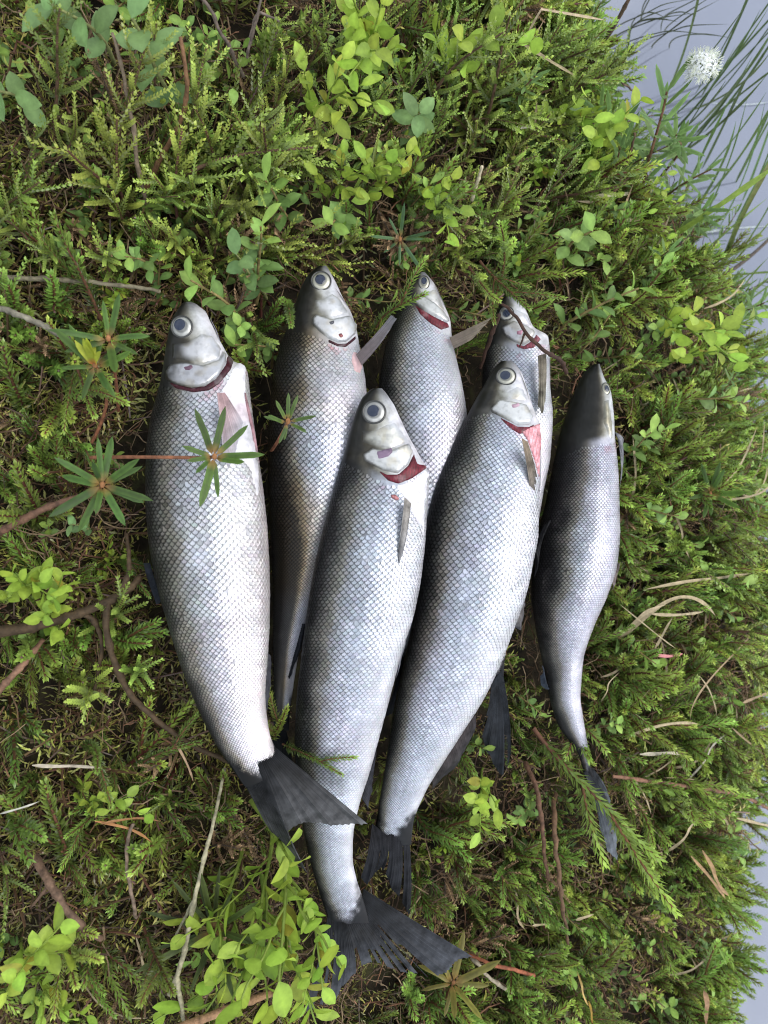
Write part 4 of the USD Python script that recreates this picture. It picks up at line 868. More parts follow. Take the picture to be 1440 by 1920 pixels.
# Labrador tea: reddish twig and a star of narrow leaves, each leaf a part
def marsh_tea(label, path, leaf_px, seed, n=11, bud=True, colour=(.068, .13, .024), wid=.135, an=(.6, 1.6), dropz=(-.3, .9), name='marsh_tea_sprig', cat='marsh tea'):
    r = np.random.default_rng(seed); P = spline([at(a, b, z) for a, b, z in path], 18)
    x = xform(name); tag(x, label, cat); pr = x.GetPrim()
    w = tube(P, np.linspace(.0011, .0009, 18), 7); MB().add(*w, (.15, .06, .03)).part('stem', M_STEM, pr)
    t = unit(P[-1] - P[-2]); L = leaf_px * np.linalg.norm(P[-1] - EYE) / F
    if bud:
        s = trimesh.creation.icosphere(2, 1); MB().add(P[-1] + s.vertices @ frame(t).T * np.array([.0014, .0018, .0014]), s.faces, (.20, .09, .035)).part('bud', M_STEM, pr)
    x0 = unit(np.cross(t, [.3, .9, .1])); y0 = np.cross(t, x0)
    for i in range(n):
        a = i * 2 * np.pi / n * (1 + .0) + r.uniform(-.34, .34); o = x0 * math.cos(a) + y0 * math.sin(a); g = r.uniform(*an); d = unit(t * math.cos(g) + o * math.sin(g))
        l = L * r.uniform(.5, 1.05); v, f, m = blade(l, l ** .7 * L ** .3 * wid * r.uniform(.85, 1.15), 8, -.38, r.uniform(*dropz), 'strap')
        c = np.array(colour) * r.uniform(.6, 1.15); cc = np.ones((3 * m, 3)) * c; cc[m:2 * m] *= .65; cc[[0, m, 2 * m]] = (.22, .12, .04); cc[[1, m + 1, 2 * m + 1]] = cc[[1, m + 1, 2 * m + 1]] * .5 + np.array((.22, .14, .04)) * .5
        MB().add(put(v, d, t, P[-1] - t * r.uniform(0, .003) + o * .0016), f, cc).part('leaf', M_LEAF, pr)
    return x, P
marsh_tea('marsh tea twig reaching across the left fish with a star of leaves', [(170, 858, .035), (260, 857, .062), (345, 858, .072), (392, 858, .074), (402, 856, .081)], 92, 1, 11)
marsh_tea('marsh tea star of dark leaves left of the left fish belly', [(150, 985, .0), (178, 930, .03), (190, 912, .052), (192, 909, .060)], 98, 2, 13, colour=(.065, .13, .026))
x_, P_ = marsh_tea('marsh tea shoot with yellow orange young leaves left of the left fish head', [(172, 830, .0), (200, 740, .03), (188, 700, .055), (178, 684, .066)], 92, 3, 9)
for i in range(7):
    t = unit(P_[-1] - P_[-4]); d = unit(t * 1.2 + Uv * .7 - Rv * .25 + np.random.default_rng(i).normal(0, .28, 3)); v, f, m = blade(.017, .0034, 6, .3, -.2 + .15 * i, 'strap'); cc = np.ones((3 * m, 3)) * np.array((.24, .28, .03)); cc[[0, m, 2 * m]] = (.35, .10, .03); cc[[1, m + 1, 2 * m + 1]] = (.33, .17, .03)
    tag(MB().add(put(v, d, Bv, P_[-1]), f, cc).part('leaf', M_LEAF, x_.GetPrim()), 'yellow young leaf with an orange base')
marsh_tea('marsh tea shoot just above the yellow orange one beside the left fish head', [(222, 770, .0), (214, 690, .04), (206, 645, .064), (203, 634, .072)], 88, 4, 7)
marsh_tea('small marsh tea star in the gap between the first and second fish', [(505, 850, .01), (528, 815, .055), (537, 797, .074), (540, 790, .082)], 54, 5, 10, colour=(.09, .15, .035))
marsh_tea('yellowing narrow leaved star at the bottom right of the frayed tail', [(800, 1930, -.02), (835, 1870, .0), (850, 1842, .018)], 85, 6, 9, colour=(.20, .18, .04), wid=.12)
marsh_tea('dark narrow leaved tuft left of the bilberry clump at the bottom', [(440, 1700, -.02), (415, 1730, .0), (400, 1745, .018)], 120, 7, 16, bud=False, colour=(.07, .10, .025), wid=.07, an=(.5, 1.4), dropz=(.1, .6))
marsh_tea('marsh tea star near the right edge level with the slim fish belly', [(1290, 980, -.02), (1320, 940, .0), (1332, 925, .02)], 70, 8, 9)
marsh_tea('narrow leaved star above the third fish head', [(760, 480, -.02), (752, 455, .01), (750, 448, .025)], 62, 9, 8, colour=(.08, .15, .06), wid=.09, an=(.9, 1.5))

# crowberry and heather shoots that stand out
for k, (label, b, t, zb, zt, th) in enumerate([
    ('crowberry tip poking out over the flank beside the crossing tail fin', (530, 1395), (598, 1438), .02, .064, 1.2),
    ('crowberry tip in the gap above the crossing tail fin', (505, 1400), (522, 1345), .0, .04, 1.2),
    ('reddish crowberry sprig covering the snout of the hidden fish', (900, 490), (975, 595), .03, .062, 1.2),
    ('crowberry sprig left of the hidden fish head, over the pointing fin', (880, 500), (925, 592), .03, .058, 1.2),
    ('crowberry sprig with bright top above the hidden fish', (925, 560), (1005, 395), .0, .055, 1.2),
    ('crowberry sprig upright left of the fins pointing right', (700, 640), (715, 530), -.01, .045, 1.2),
    ('long orange stemmed crowberry shoot running down right under the slim fish tail', (1000, 1365), (1200, 1640), .0, .045, 1.0),
    ('crowberry shoot hanging beside the marsh tea at the left', (128, 640), (160, 800), .01, .045, 1.1),
    ('yellow green crowberry shoot at the far left above the marsh tea', (190, 600), (110, 430), .0, .06, 1.1),
    ('bright crowberry shoot touching the second fish eye', (530, 610), (590, 520), .0, .05, 1.2),
    ('crowberry shoot lying across the tip of the slim fish tail', (1105, 1470), (1210, 1500), -.01, .03, 1.1),
    ('crowberry shoot at the bottom edge left of the pale forked twig', (270, 1740), (310, 1900), .0, .06, 1.2),
    ('crowberry shoot in the left bottom corner with red stem', (115, 1700), (130, 1880), .0, .06, 1.2),
    ('crowberry shoot with an orange top on the moss at the lower left', (130, 1640), (115, 1510), -.01, .04, 1.3),
    ('fresh crowberry shoot beside the dark bent branch at the lower left', (150, 1400), (240, 1365), -.01, .03, 1.3),
    ('crowberry shoot lying right of the dark bent branch', (255, 1440), (310, 1405), -.01, .03, 1.3)]):
    sprig('crowberry', 1 + k % 5, 'crowberry_shoot', label, 'crowberry', b, t, zb, zt, roll=k * 1.3, thick=th)
for k, (label, b, t, zb, zt) in enumerate([
    ('broad feathery heather shoot leaning right above the left fish', (270, 400), (500, 140), -.01, .085),
    ('upright heather shoot left of the leaning broad one', (205, 330), (235, 90), -.01, .085),
    ('heather shoot at the upper left with a brown base', (105, 260), (75, 30), -.01, .085),
    ('heather shoot between the tall reddish stem and the bilberry at the top', (330, 340), (395, 130), -.01, .08),
    ('heather shoot near the left edge above the grey stick', (60, 470), (20, 330), -.01, .06),
    ('heather shoot at the top right of the middle bilberry', (800, 230), (840, 20), -.01, .085),
    ('heather shoot above the fish in the middle of the dark hollow', (470, 380), (470, 220), -.01, .07),
    ('heather shoot right of the largest bilberry', (905, 260), (935, 60), -.02, .085)]):
    sprig('heather', 1 + k % 5, 'heather_shoot', label, 'heather', b, t, zb, zt, roll=k * 1.3, thick=1.15)
# shoots told apart by what they stand beside
MARKS = [('the left fish head', 350, 620), ('the second fish head', 605, 560), ('the third fish head', 800, 550), ('the hidden fish head', 970, 600), ('the far right fish head', 1120, 720), ('the left fish tail', 520, 1560), ('the frayed tail', 720, 1800),
    ('the biggest fish tail', 730, 1650), ('the dark hidden tail', 930, 1400), ('the slim fish tail', 1130, 1540), ('the white flower', 1318, 120), ('the straw heap', 1250, 1140), ('the forked branch', 150, 1150), ('the level grey stick', 140, 530), ('the marsh tea stars', 190, 880),
    ('the pale twig', 365, 1690), ('the orange pine needles', 240, 1550), ('the bilberry clump', 490, 1720), ('the largest bilberry', 710, 60), ('the dry stalk', 1030, 110), ('the grey heather stem', 255, 230), ('the bright sedge blade', 1330, 410), ('the top left corner', 0, 0), ('the bottom left corner', 0, 1920),
    ('the bottom right corner', 1440, 1920), ('the whitish dead twig', 895, 345), ('the shaggy brown stems', 1035, 1580), ('the tan blade pair', 1345, 1640), ('the slim fish belly', 1165, 1030), ('the left fish belly', 260, 1000), ('the arched dry blade', 1290, 1360), ('the upright brown stem', 1150, 380),
    ('the reddish stem', 330, 220), ('the bent dark twig', 430, 80), ('the shore branch', 1130, 90), ('the brown bottom stem', 450, 1890), ('the withered stem', 110, 1680), ('the yellow tipped bilberry', 1300, 640), ('the right edge', 1440, 900), ('the bent dark branch', 270, 1340)]
taken = set()
def placed_label(desc, P):
    q = project(P); d = sorted(((math.hypot(x - q[0], y - q[1]), n, x, y) for n, x, y in MARKS))
    def way(x, y):
        dx, dy = q[0] - x, q[1] - y
        return ('right of' if dx > 0 else 'left of') if abs(dx) > abs(dy) else ('below' if dy > 0 else 'above')
    for a in d[:3]:
        for l in [f'{desc} {way(a[2], a[3])} {a[1]}'] + [f'{desc} {way(a[2], a[3])} {a[1]}, {way(b[2], b[3])} {b[1]}' for b in d[:5] if b[1] != a[1]]:
            if l not in taken and len(l.split()) <= 16: taken.add(l); return l
    return desc

def crowd(kind, n, seed, test, name, label, cat, group, size=(.8, 1.25), nk=4, amt=.5, lift=0.012, gap=.012):
    p, px, fd, sd = scatter(n * 30, seed, gap); ok = test(px, fd, sd); p, fd = p[ok], fd[ok]
    r = np.random.default_rng(seed); keep = []
    for i in range(len(p)):
        if all(np.hypot(*(p[i, :2] - p[j, :2])) > .026 for j in keep): keep.append(i)
        if len(keep) >= n: break
    d = lean(p, fd, seed, amt)
    for i in keep:
        path, L = make_proto(kind, 1 + int(r.integers(nk))); x = xform(name, pose(p[i] + [0, 0, lift], unit(d[i]), r.uniform(0, 6.3), r.uniform(*size)))
        x.GetPrim().GetReferences().AddInternalReference(path); x.GetPrim().SetInstanceable(True); tag(x, placed_label(label, p[i] + unit(d[i]) * L * .7), cat, group)
vis = lambda px: (px[:, 0] > 0) & (px[:, 0] < 1440) & (px[:, 1] > 0) & (px[:, 1] < 1920)
crowd('lingonberry', 46, 41, lambda px, fd, sd: vis(px) & (px[:, 0] > 1000) & (sd > .02), 'lingonberry_sprig', 'small lingonberry sprig', 'lingonberry', 'lingonberry sprigs in the shore thicket', (.65, 1.0))
crowd('lingonberry', 26, 42, lambda px, fd, sd: vis(px) & (px[:, 0] < 1000) & (px[:, 1] < 620), 'lingonberry_sprig', 'little lingonberry sprig', 'lingonberry', 'lingonberry sprigs in the heather', (.6, .95))
crowd('bilberry', 20, 43, lambda px, fd, sd: vis(px) & (px[:, 0] > 480) & (px[:, 1] < 560), 'bilberry_sprig', 'small bright bilberry sprig', 'bilberry', 'bilberry sprigs in the heath', (.45, .75))
crowd('bilberry', 12, 44, lambda px, fd, sd: vis(px) & ((px[:, 0] < 260) | (px[:, 1] > 1500)), 'bilberry_sprig', 'low bilberry sprig', 'bilberry', 'low bilberry sprigs in the moss', (.3, .5))
crowd('heather', 40, 45, lambda px, fd, sd: vis(px) & (px[:, 0] < 1050) & (px[:, 1] < 470), 'heather_shoot', 'tall heather shoot', 'heather', 'tall heather shoots above the fish', (.8, 1.15), 5, .35)
crowd('crowberry', 44, 46, lambda px, fd, sd: vis(px) & ((px[:, 0] < 260) | (px[:, 1] > 1450)), 'crowberry_shoot', 'fresh crowberry shoot', 'crowberry', 'crowberry shoots in the moss', (.6, 1.0), 5, .7)
crowd('bog_rosemary', 14, 47, lambda px, fd, sd: vis(px) & (px[:, 0] > 1050) & (px[:, 1] < 760) & (sd > 0) & (sd < .14), 'bog_rosemary_sprig', 'short narrow leaved sprig', 'bog rosemary', 'narrow leaved sprigs along the water', (.5, .8))

# white flower head
fx = xform('flower_head'); tag(fx, 'round white flower head over the water at the upper right', 'flower'); fp = fx.GetPrim()
fc = at(1318, 122, .092); fr_ = np.random.default_rng(5); fm = MB(); st_ = MB()
fup = unit(at(1318, 122, .092) - at(1290, 190, .05))
for i in range(46):
    zc = 1 - 1.75 * (i + .5) / 46; ph = i * 2.399963; fF = frame(fup); o = unit(fF @ np.array([math.sqrt(1 - zc * zc) * math.cos(ph), zc, math.sqrt(1 - zc * zc) * math.sin(ph)]) + fr_.normal(0, .12, 3)); q = fc + o * .0082 * fr_.uniform(.78, 1.12); v, f = tube([fc - fup * .008, q], .00022, 4); st_.add(v, f, (.32, .36, .16))
    pet = MB()
    for k in range(5):
        s_ = side_of(o, k * 1.2566 + i); v, f, m = blade(.0036, .0019, 3, .1, .3, 'oval'); pet.add(put(v, unit(s_ + o * .35), o, q), f, np.ones(3) * fr_.uniform(.72, .84))
    pet.part('blossom', M_PETAL, fp)
    for k in range(8): v, f = tube([q, q + unit(o + fr_.normal(0, .45, 3)) * .0055], .00013, 3); st_.add(v, f, (.7, .72, .6))
st_.part('flower_stalks', M_PETAL, fp)

# ------------------------------------------------------------------ sticks and twigs
def stick(label, pts, r0, r1, col, branches=(), name='twig', cat='twig', knots=True, seed=0):
    r = np.random.default_rng(seed + len(label)); x = xform(name); tag(x, label, cat); pr = x.GetPrim()
    def one(pts, r0, r1, nm):
        n = 8 * len(pts); P = spline([at(a, b, z) for a, b, z in pts], n); P = P + (meshkit.fbm(P * 130 + seed, 2, 3)[:, None] - .5) * .002
        rad = np.linspace(r0, r1, n) * (1 + .22 * (meshkit.noise(P * 260, 7) - .5) + .3 * (r.random(n) < .12) * knots)
        v, f = tube(P, rad, 8); g = 1 + .7 * (meshkit.fbm(v * 220, 3, 5) - .5)[:, None]; MB().add(v, f, np.array(col) * g * np.array([1, .95, .72])).part(nm, M_STEM, pr)
    one(pts, r0, r1, 'stem')
    for b in branches: one(b[0], b[1], b[2], 'side_branch')
GREY, BROWN, PALE = (.115, .105, .09), (.045, .030, .020), (.30, .28, .25)
stick('long grey stick lying level at the left edge above the left fish', [(-20, 520, .012), (100, 524, .018), (200, 532, .02), (300, 546, .012)], .0016, .0010, GREY)
stick('curved grey stick at the left edge below the long level one', [(-20, 580, .02), (25, 586, .026), (70, 605, .026), (130, 636, .016), (190, 650, .0)], .0018, .0011, (.12, .115, .115))
stick('dark forked branch lying from the left edge to the left fish', [(-30, 1183, .012), (60, 1175, .018), (140, 1152, .02), (200, 1130, .022), (262, 1082, .016)], .0034, .0019, BROWN,
      [([(200, 1130, .022), (202, 1190, .02), (235, 1285, .016), (300, 1355, .014), (360, 1395, .012), (424, 1428, .006)], .0022, .0014), ([(150, 1150, .02), (185, 1180, .014), (190, 1230, .008), (176, 1300, .0)], .0016, .0009), ([(225, 1110, .02), (243, 1060, .02), (238, 1000, .012)], .0018, .001)], name='branch', cat='branch')
stick('pale lichen covered twig running down from the left fish tail', [(422, 1440, .0), (400, 1540, .016), (376, 1640, .026), (362, 1700, .030), (345, 1780, .03), (318, 1865, .026)], .0010, .0016, (.22, .21, .18),
      [([(330, 1830, .028), (342, 1890, .026), (350, 1935, .02)], .0016, .001), ([(362, 1690, .03), (330, 1752, .012)], .001, .0006)])
stick('thin dark twig lying across the hidden fish', [(925, 560, .05), (968, 598, .062), (1000, 640, .062), (1035, 665, .05), (1062, 700, .03)], .0010, .0016, (.035, .018, .015), [([(985, 622, .062), (975, 650, .056)], .0008, .0005), ([(935, 590, .05), (918, 640, .03), (900, 690, .01)], .0016, .0012)])
stick('reddish brown stem that carries the tall bog bilberry at the top', [(272, 365, .0), (300, 300, .02), (345, 205, .05), (350, 170, .06), (338, 70, .075)], .0018, .0010, (.13, .07, .045))
stick('grey heather stem left of the reddish stem', [(285, 400, -.01), (262, 330, .02), (245, 220, .04), (210, 60, .06)], .0016, .0009, (.14, .11, .10))
stick('bent dark twig with pale forks at the top left of the bilberry', [(455, 145, .02), (430, 90, .04), (410, 50, .05), (370, -10, .055)], .0012, .0009, (.10, .08, .085), [([(470, 70, .05), (485, 25, .06), (525, 40, .06)], .0009, .0006), ([(462, 110, .04), (480, 40, .06), (492, -10, .07)], .0009, .0007)])
stick('dark branch leaning over the shore at the top', [(1080, 155, -.05), (1115, 105, -.02), (1150, 50, .02), (1185, -10, .05)], .0022, .0014, (.075, .05, .045), [([(1112, 110, -.02), (1150, 140, -.03), (1185, 170, -.05)], .0014, .0008)], name='branch', cat='branch')
stick('upright brown stem in the shore thicket', [(1130, 470, -.05), (1138, 400, -.02), (1180, 290, .02), (1190, 250, .04)], .0015, .001, (.09, .055, .045), [([(1150, 360, 0), (1200, 310, .01), (1235, 270, .02)], .001, .0007)])
stick('dark stick slanting into the water near the right edge', [(1350, 520, -.08), (1395, 490, -.09), (1450, 440, -.1)], .0024, .0017, (.05, .04, .038))
stick('short whitish dead twig above the third fish', [(885, 375, .02), (895, 340, .035), (903, 312, .045)], .0014, .0010, (.42, .38, .34))
stick('reddish twig lying level right of the slim fish tail', [(1150, 1455, .02), (1240, 1468, .02), (1330, 1480, .01), (1460, 1530, -.03)], .0014, .0018, (.15, .08, .065))
stick('dark shaggy crowberry stem hanging below the hidden tail', [(985, 1430, .0), (1010, 1500, .02), (1018, 1570, .02), (1030, 1650, .012)], .0019, .0013, (.075, .04, .03))
stick('second shaggy brown stem right of the hanging one', [(1040, 1490, .0), (1040, 1560, .02), (1050, 1660, .02), (1065, 1770, .01)], .0021, .0011, (.085, .05, .035))
stick('brown stem lying at the bottom left of the bilberry clump', [(330, 1930, .03), (420, 1895, .035), (480, 1872, .03), (560, 1850, .01)], .0028, .0020, (.20, .12, .085))
stick('brown dead stem in the left bottom, thick with withered leaves', [(60, 1600, .0), (90, 1650, .02), (130, 1710, .03), (190, 1760, .026)], .0026, .0018, (.11, .07, .06), [([(95, 1655, .02), (60, 1700, .01)], .001, .0007)])
stick('grey upright twig on the moss left of the pale twig', [(255, 1720, .01), (240, 1640, .02), (238, 1590, .02), (250, 1545, .024)], .0012, .0010, (.12, .09, .085))
stick('brown stick at the left edge under the forked branch', [(-20, 1310, .012), (30, 1260, .02), (80, 1200, .01)], .0022, .0014, (.14, .08, .065))
stick('reddish stem at the bottom right of the frayed tail', [(880, 1790, .0), (930, 1810, .016), (1000, 1830, .02)], .0012, .0015, (.20, .07, .045))
stick('grey stick under the tip of the frayed tail', [(885, 1795, .0), (915, 1830, .012), (960, 1860, .01)], .0013, .0013, (.28, .25, .24))
stick('brown root running along the left edge at mid height', [(-20, 1010, .0), (60, 965, .02), (120, 940, .02), (175, 930, .012)], .0022, .0016, (.10, .055, .045))

# ------------------------------------------------------------------ grass and reeds
def ribbon(label0, pts, w, col, name='grass_blade', cat='grass blade', group=None, mat=None, tipcol=None):
    n = 7 * len(pts); P = spline([at(a, b, z) for a, b, z in pts], n) if len(pts) > 2 and w > 0 else np.vstack([np.linspace(at(*pts[i]), at(*pts[i + 1]), 8)[(1 if i else 0):] for i in range(len(pts) - 1)])
    w = abs(w); n = len(P); u = np.linspace(0, 1, n); ww = w / 2 * np.clip(np.minimum(np.minimum((1 - u) * 3.5 + .08, u * 6 + .25), 1), 0, 1) * (1 + .15 * np.sin(u * 9)); t = unit(np.gradient(P, axis=0))
    label = placed_label(label0, P[-1]) if group else label0; tw = .5 * np.sin(u * 3 + len(label)); s_ = unit(np.cross(t, unit(EYE - P))); nn = np.cross(s_, t); s2 = s_ * np.cos(tw)[:, None] + nn * np.sin(tw)[:, None]; up = np.cross(s2, t)
    v = np.concatenate([P - s2 * ww[:, None] + up * (ww * .35)[:, None], P, P + s2 * ww[:, None] + up * (ww * .35)[:, None]]); k = np.arange(n - 1)
    f = np.concatenate([np.stack([k, n + k, n + k + 1, k + 1], 1), np.stack([n + k, 2 * n + k, 2 * n + k + 1, n + k + 1], 1)])
    c = np.array(col) + (np.array(tipcol or col) - np.array(col)) * np.tile(u, 3)[:, None]; c = c * (1 + .35 * (meshkit.fbm(v * 150, 2, 3) - .5))[:, None]
    m = MB().add(v, f, c).build(numbered(name), mat or M_STRAW); tag(m, label, cat, group); return m
STRAW, STRAW2, SEDGE = (.34, .27, .165), (.27, .19, .11), (.12, .19, .05)
z6 = lambda x, y: (960 + x / 2.0875, 1000 + y / 2.0875)
zt_ = lambda x, y: (720 + x / 2, y / 2)
def straw(label, pts, zs, w=.0022, col=STRAW, fn=z6, bend=False): ribbon(label, [(*fn(*p), z) for p, z in zip(pts, zs)], (-w if bend else w) * .8, col, 'dry_grass_blade', 'dry grass')
straw('broad pale dry blade at the front of the straw heap, bent like a roof', [(410, 415), (520, 330), (620, 262), (680, 250), (795, 322)], (.0, .02, .03, .03, .015), .0042)
straw('long pale dry blade running to the right edge on top of the straw heap', [(530, 218), (720, 185), (935, 155)], (.02, .03, .01), .0032)
straw('level dry blade in the middle of the straw heap', [(540, 315), (650, 318), (750, 306)], (.02, .025, .02), .003)
straw('thin dry stalk crossing the straw heap downwards', [(425, 280), (530, 365), (640, 450)], (.02, .03, .015), .0013)
straw('second broad pale blade lying along the bent one', [(425, 405), (510, 320), (600, 280)], (.006, .028, .036), .0040)
straw('dry blade with a pink stained middle beside the lingonberry', [(555, 475), (620, 480), (668, 470)], (.02, .024, .02), .003, (.42, .16, .16))
straw('long thin dry stalk curving down right of the lingonberry', [(912, 398), (760, 590), (715, 660), (700, 735)], (.0, .03, .03, .02), .0017, STRAW2)
straw('short dry stalk right of the long curving one', [(735, 560), (775, 620), (800, 715)], (.02, .025, .02), .0014)
straw('arched pale dry blade right of the slim fish tail root', [(440, 806), (560, 757), (650, 742), (735, 748)], (.01, .025, .026, .02), .0030)
straw('level whitish dry blade below the arched one', [(500, 865), (590, 862), (668, 866)], (.015, .02, .015), .0034, (.42, .37, .28))
straw('kinked dry stalk at the right below the level whitish blade', [(600, 1250), (690, 1165), (730, 1115)], (.0, .02, .02), .0024)
straw('tan dry blade pair left half at the lower right', [(745, 1240), (790, 1320), (852, 1420)], (.02, .03, .02), .0036, (.36, .22, .11))
straw('tan dry blade pair right half at the lower right', [(700, 1262), (770, 1340), (835, 1430)], (.02, .025, .02), .0032, (.33, .20, .10))
straw('reddish dry blade at the bottom edge far right', [(752, 1790), (764, 1850), (760, 1930)], (.01, .02, .02), .0048, (.36, .21, .12))
straw('thin whitish stalk slanting up at the right edge', [(680, 975), (770, 860), (858, 775)], (.0, .02, .02), .0018, (.42, .38, .30))
straw('dry stalk crossing near the right edge over the straw', [(860, 760), (930, 820), (1010, 890)], (.01, .01, .0), .0018, STRAW2)
straw('tan stalk beside the right edge above the slanting one', [(900, 665), (960, 640), (1020, 620)], (.0, .0, .0), .003, STRAW2)
straw('dry flat blade just right of the slim fish belly', [(440, 0), (462, 60), (484, 130)], (.0, .012, .012), .0022, (.34, .24, .13))
straw('short straw under the slim fish belly', [(560, 450), (600, 380), (628, 330)], (.02, .03, .035), .0024)
straw('thin curving straw at the slim fish belly', [(350, 662), (375, 600), (420, 545)], (.0, .02, .02), .0012)
straw('pale straw over the small shrubs at the right edge', [(880, 1115), (940, 1130), (1010, 1145)], (.0, .0, -.02), .003)
straw('tan straw near the bottom, left of the reddish one', [(255, 1715), (275, 1780), (300, 1850)], (.01, .02, .012), .0018, (.36, .24, .08))
straw('orange stalk at the bottom under the crowberry', [(300, 1830), (312, 1880), (320, 1930)], (.012, .02, .02), .002, (.40, .24, .05))
straw('straw lying at the bottom left of the shaggy stems', [(80, 1535), (150, 1530)], (.01, .012), .002)
straw('slanting straw right of the shaggy stems', [(250, 1515), (320, 1490)], (.01, .016), .0024)
straw('long dry stalk bent at the upper right near the branch', [(825, 75), (590, 35), (530, 140)], (.03, .04, .02), .0022, (.36, .28, .18), zt_, True)
straw('long dry stalk pointing down right at the upper right', [(520, 165), (620, 225), (725, 292)], (.03, .045, .04), .0026, (.38, .30, .18), zt_)
straw('thin stalk rising from the bent dry stalk', [(520, 215), (570, 130), (610, 60)], (.0, .03, .03), .0012, STRAW2, zt_)
straw('short upright tan stalk left of the bright bilberry at upper right', [(570, 515), (568, 440), (574, 380)], (-.01, .02, .04), .0024, (.36, .27, .17), zt_)
straw('pale curl of dry leaf left of the short upright stalk', [(484, 492), (510, 478), (545, 474), (540, 440)], (.01, .02, .02, .03), .0026, (.45, .42, .33), zt_)
straw('upright tan dry blade in the shore thicket', [(1045, 970), (1050, 880), (1046, 800)], (-.03, .0, .02), .0030, (.38, .29, .19), zt_)
straw('level pale dry blades top of the small heap by the shore', [(770, 742), (850, 732), (925, 724)], (.0, .01, .0), .0036, (.38, .35, .22), zt_)
straw('level tan dry blade of the small heap by the shore', [(860, 832), (920, 825), (975, 818)], (.0, .01, .0), .0034, (.36, .28, .18), zt_)
straw('slanted tan dry blade of the small heap by the shore', [(850, 880), (900, 800), (935, 690)], (-.01, .012, .01), .0022, STRAW2, zt_)
straw('straw on the moss level with the left fish tail', [(60, 1435), (120, 1436), (190, 1440)], (.01, .016, .012), .0024, (.36, .31, .24), lambda x, y: (x, y))
straw('orange pine needle on the moss at the lower left', [(178, 1540), (230, 1550), (285, 1580)], (.016, .02, .016), .0020, (.30, .14, .05), lambda x, y: (x, y))
straw('second orange pine needle crossing the first', [(190, 1545), (240, 1536), (300, 1540)], (.018, .022, .018), .0017, (.28, .14, .06), lambda x, y: (x, y))
straw('thin white straw at the left edge on the lower moss', [(0, 1526), (40, 1515), (75, 1502)], (.014, .02, .016), .0014, (.42, .40, .34), lambda x, y: (x, y))
straw('bent straw above the left fish tail on the moss', [(330, 1395), (350, 1430), (362, 1465)], (.012, .018, .012), .0018, (.30, .20, .12), lambda x, y: (x, y))
sr = np.random.default_rng(91)
p, px, fd, sd = scatter(3000, 92, .02); ok = vis(px) & (((px[:, 0] > 1080) & (px[:, 1] > 350)) | (px[:, 1] > 1650)) & (sd > -.01); p = p[ok][:95]
for P0 in p:
    a = sr.uniform(0, 2 * np.pi); l = sr.uniform(.015, .06); d = np.array([math.cos(a), math.sin(a), sr.uniform(-.1, .5)]); zz_ = [.028, .045, .04]
    q = project(np.array([P0 + [0, 0, .03], P0 + d * l * .55 + [0, 0, .034], P0 + d * l + np.r_[sr.normal(0, .006, 2), .026]]))
    zs = [P0[2] + .03, P0[2] + .034 + d[2] * l * .5, P0[2] + .030 + d[2] * l * .8]
    ribbon('dry straw', [(x, y, z) for (x, y), z in zip(q, zs)], sr.uniform(.0008, .0022), np.array(STRAW) * sr.uniform(.6, 1.2), 'dry_grass_blade', 'dry grass', 'scattered dry straws')
for lab, pts, w in [('pale blade drifting on the water left of the right edge', [(1265, 545), (1330, 620), (1410, 700)], .0026), ('long pale straw floating on the water under the sedge', [(1280, 445), (1360, 430), (1450, 424)], .0024), ('thin straw floating on the water below the white flower', [(1330, 192), (1390, 196), (1450, 190)], .0012)]:
    ribbon(lab, [(x, y, WATER_Z + .002) for x, y in pts], w, (.30, .33, .34), 'floating_straw', 'dry grass')
def reed(label, pts, zs, w=.0018, col=SEDGE, tip=None, group=None): ribbon(label, [(x, y, z) for (x, y), z in zip(pts, zs)], w, col, 'reed_blade', 'reed', group, M_LEAF, tip)
reed('broad bright green sedge blade slanting to the right edge', [(1220, 465), (1290, 425), (1400, 350), (1470, 300)], (-.04, .0, .04, .06), .0052, (.17, .25, .04))
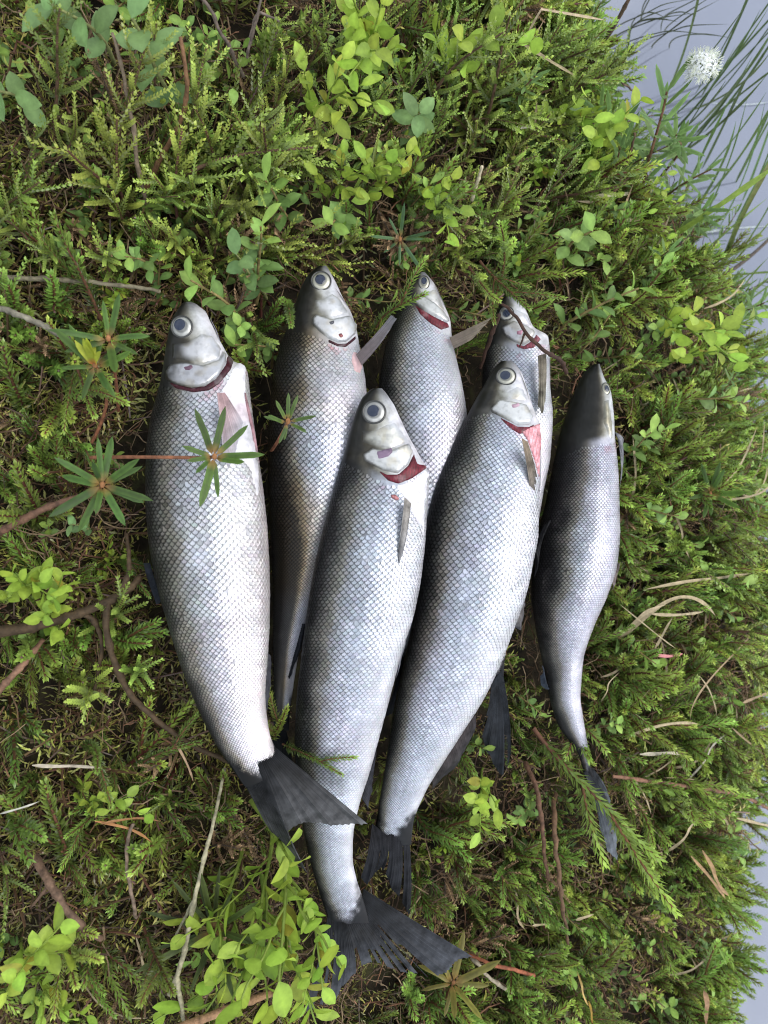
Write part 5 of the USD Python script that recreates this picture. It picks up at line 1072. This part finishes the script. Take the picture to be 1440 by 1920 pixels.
reed('broad green sedge blade rising beside the bright one', [(1350, 520), (1385, 420), (1430, 330), (1470, 250)], (-.12, -.04, .03, .08), .0046, (.09, .15, .04), (.16, .15, .06))
reed('green sedge blade under the bright broad one', [(1190, 480), (1250, 440), (1330, 395)], (-.05, -.02, .0), .0038, (.14, .21, .045))
rr = np.random.default_rng(77)
for i in range(22):
    bx, by = rr.uniform(1235, 1330), rr.uniform(150, 330); k = rr.uniform(.8, 1.3)
    tx, ty = bx + rr.uniform(70, 190) * k, by - rr.uniform(110, 260) * k
    reed('thin dark reed blade tipped', [(bx, by), ((bx + tx) / 2 + rr.uniform(-8, 14), (by + ty) / 2 + rr.uniform(0, 14)), (tx, ty)], (WATER_Z - .005, -.03, .06), rr.uniform(.0012, .0026), (.055, .085, .03) if i % 3 else (.09, .13, .05), group='thin reeds in the water')
for i in range(12):
    bx, by = rr.uniform(1280, 1400), rr.uniform(330, 500); k = rr.uniform(.7, 1.2)
    tx, ty = bx + rr.uniform(60, 140) * k, by - rr.uniform(160, 280) * k
    reed('green reed blade tipped', [(bx, by), ((bx + tx) / 2 + rr.uniform(-6, 10), (by + ty) / 2 + rr.uniform(0, 12)), (tx, ty)], (WATER_Z - .005, -.04, .04), rr.uniform(.0014, .0030), (.09, .15, .045), group='green reeds at the right edge')
for i in range(14):
    bx, by = rr.uniform(1140, 1260), rr.uniform(20, 110)
    tx, ty = bx + rr.uniform(60, 190), by - rr.uniform(40, 140)
    reed('dark arching rush tipped', [(bx, by), ((bx + tx) / 2, (by + ty) / 2 - rr.uniform(5, 22)), (tx, ty + rr.uniform(-10, 30))], (WATER_Z - .005, -.05, -.02), rr.uniform(.001, .0018), (.05, .06, .035), group='dark rushes at the top edge')
for i in range(26):
    bx, by = rr.uniform(1240, 1390), rr.uniform(470, 900); tx, ty = bx + rr.uniform(50, 150), by - rr.uniform(10, 110)
    reed('shore grass blade tipped', [(bx, by), ((bx + tx) / 2, (by + ty) / 2 - rr.uniform(0, 12)), (tx, ty)], (-.09, -.04, -.01), rr.uniform(.0014, .0026), (.14, .20, .06), group='short grass fringing the shore')
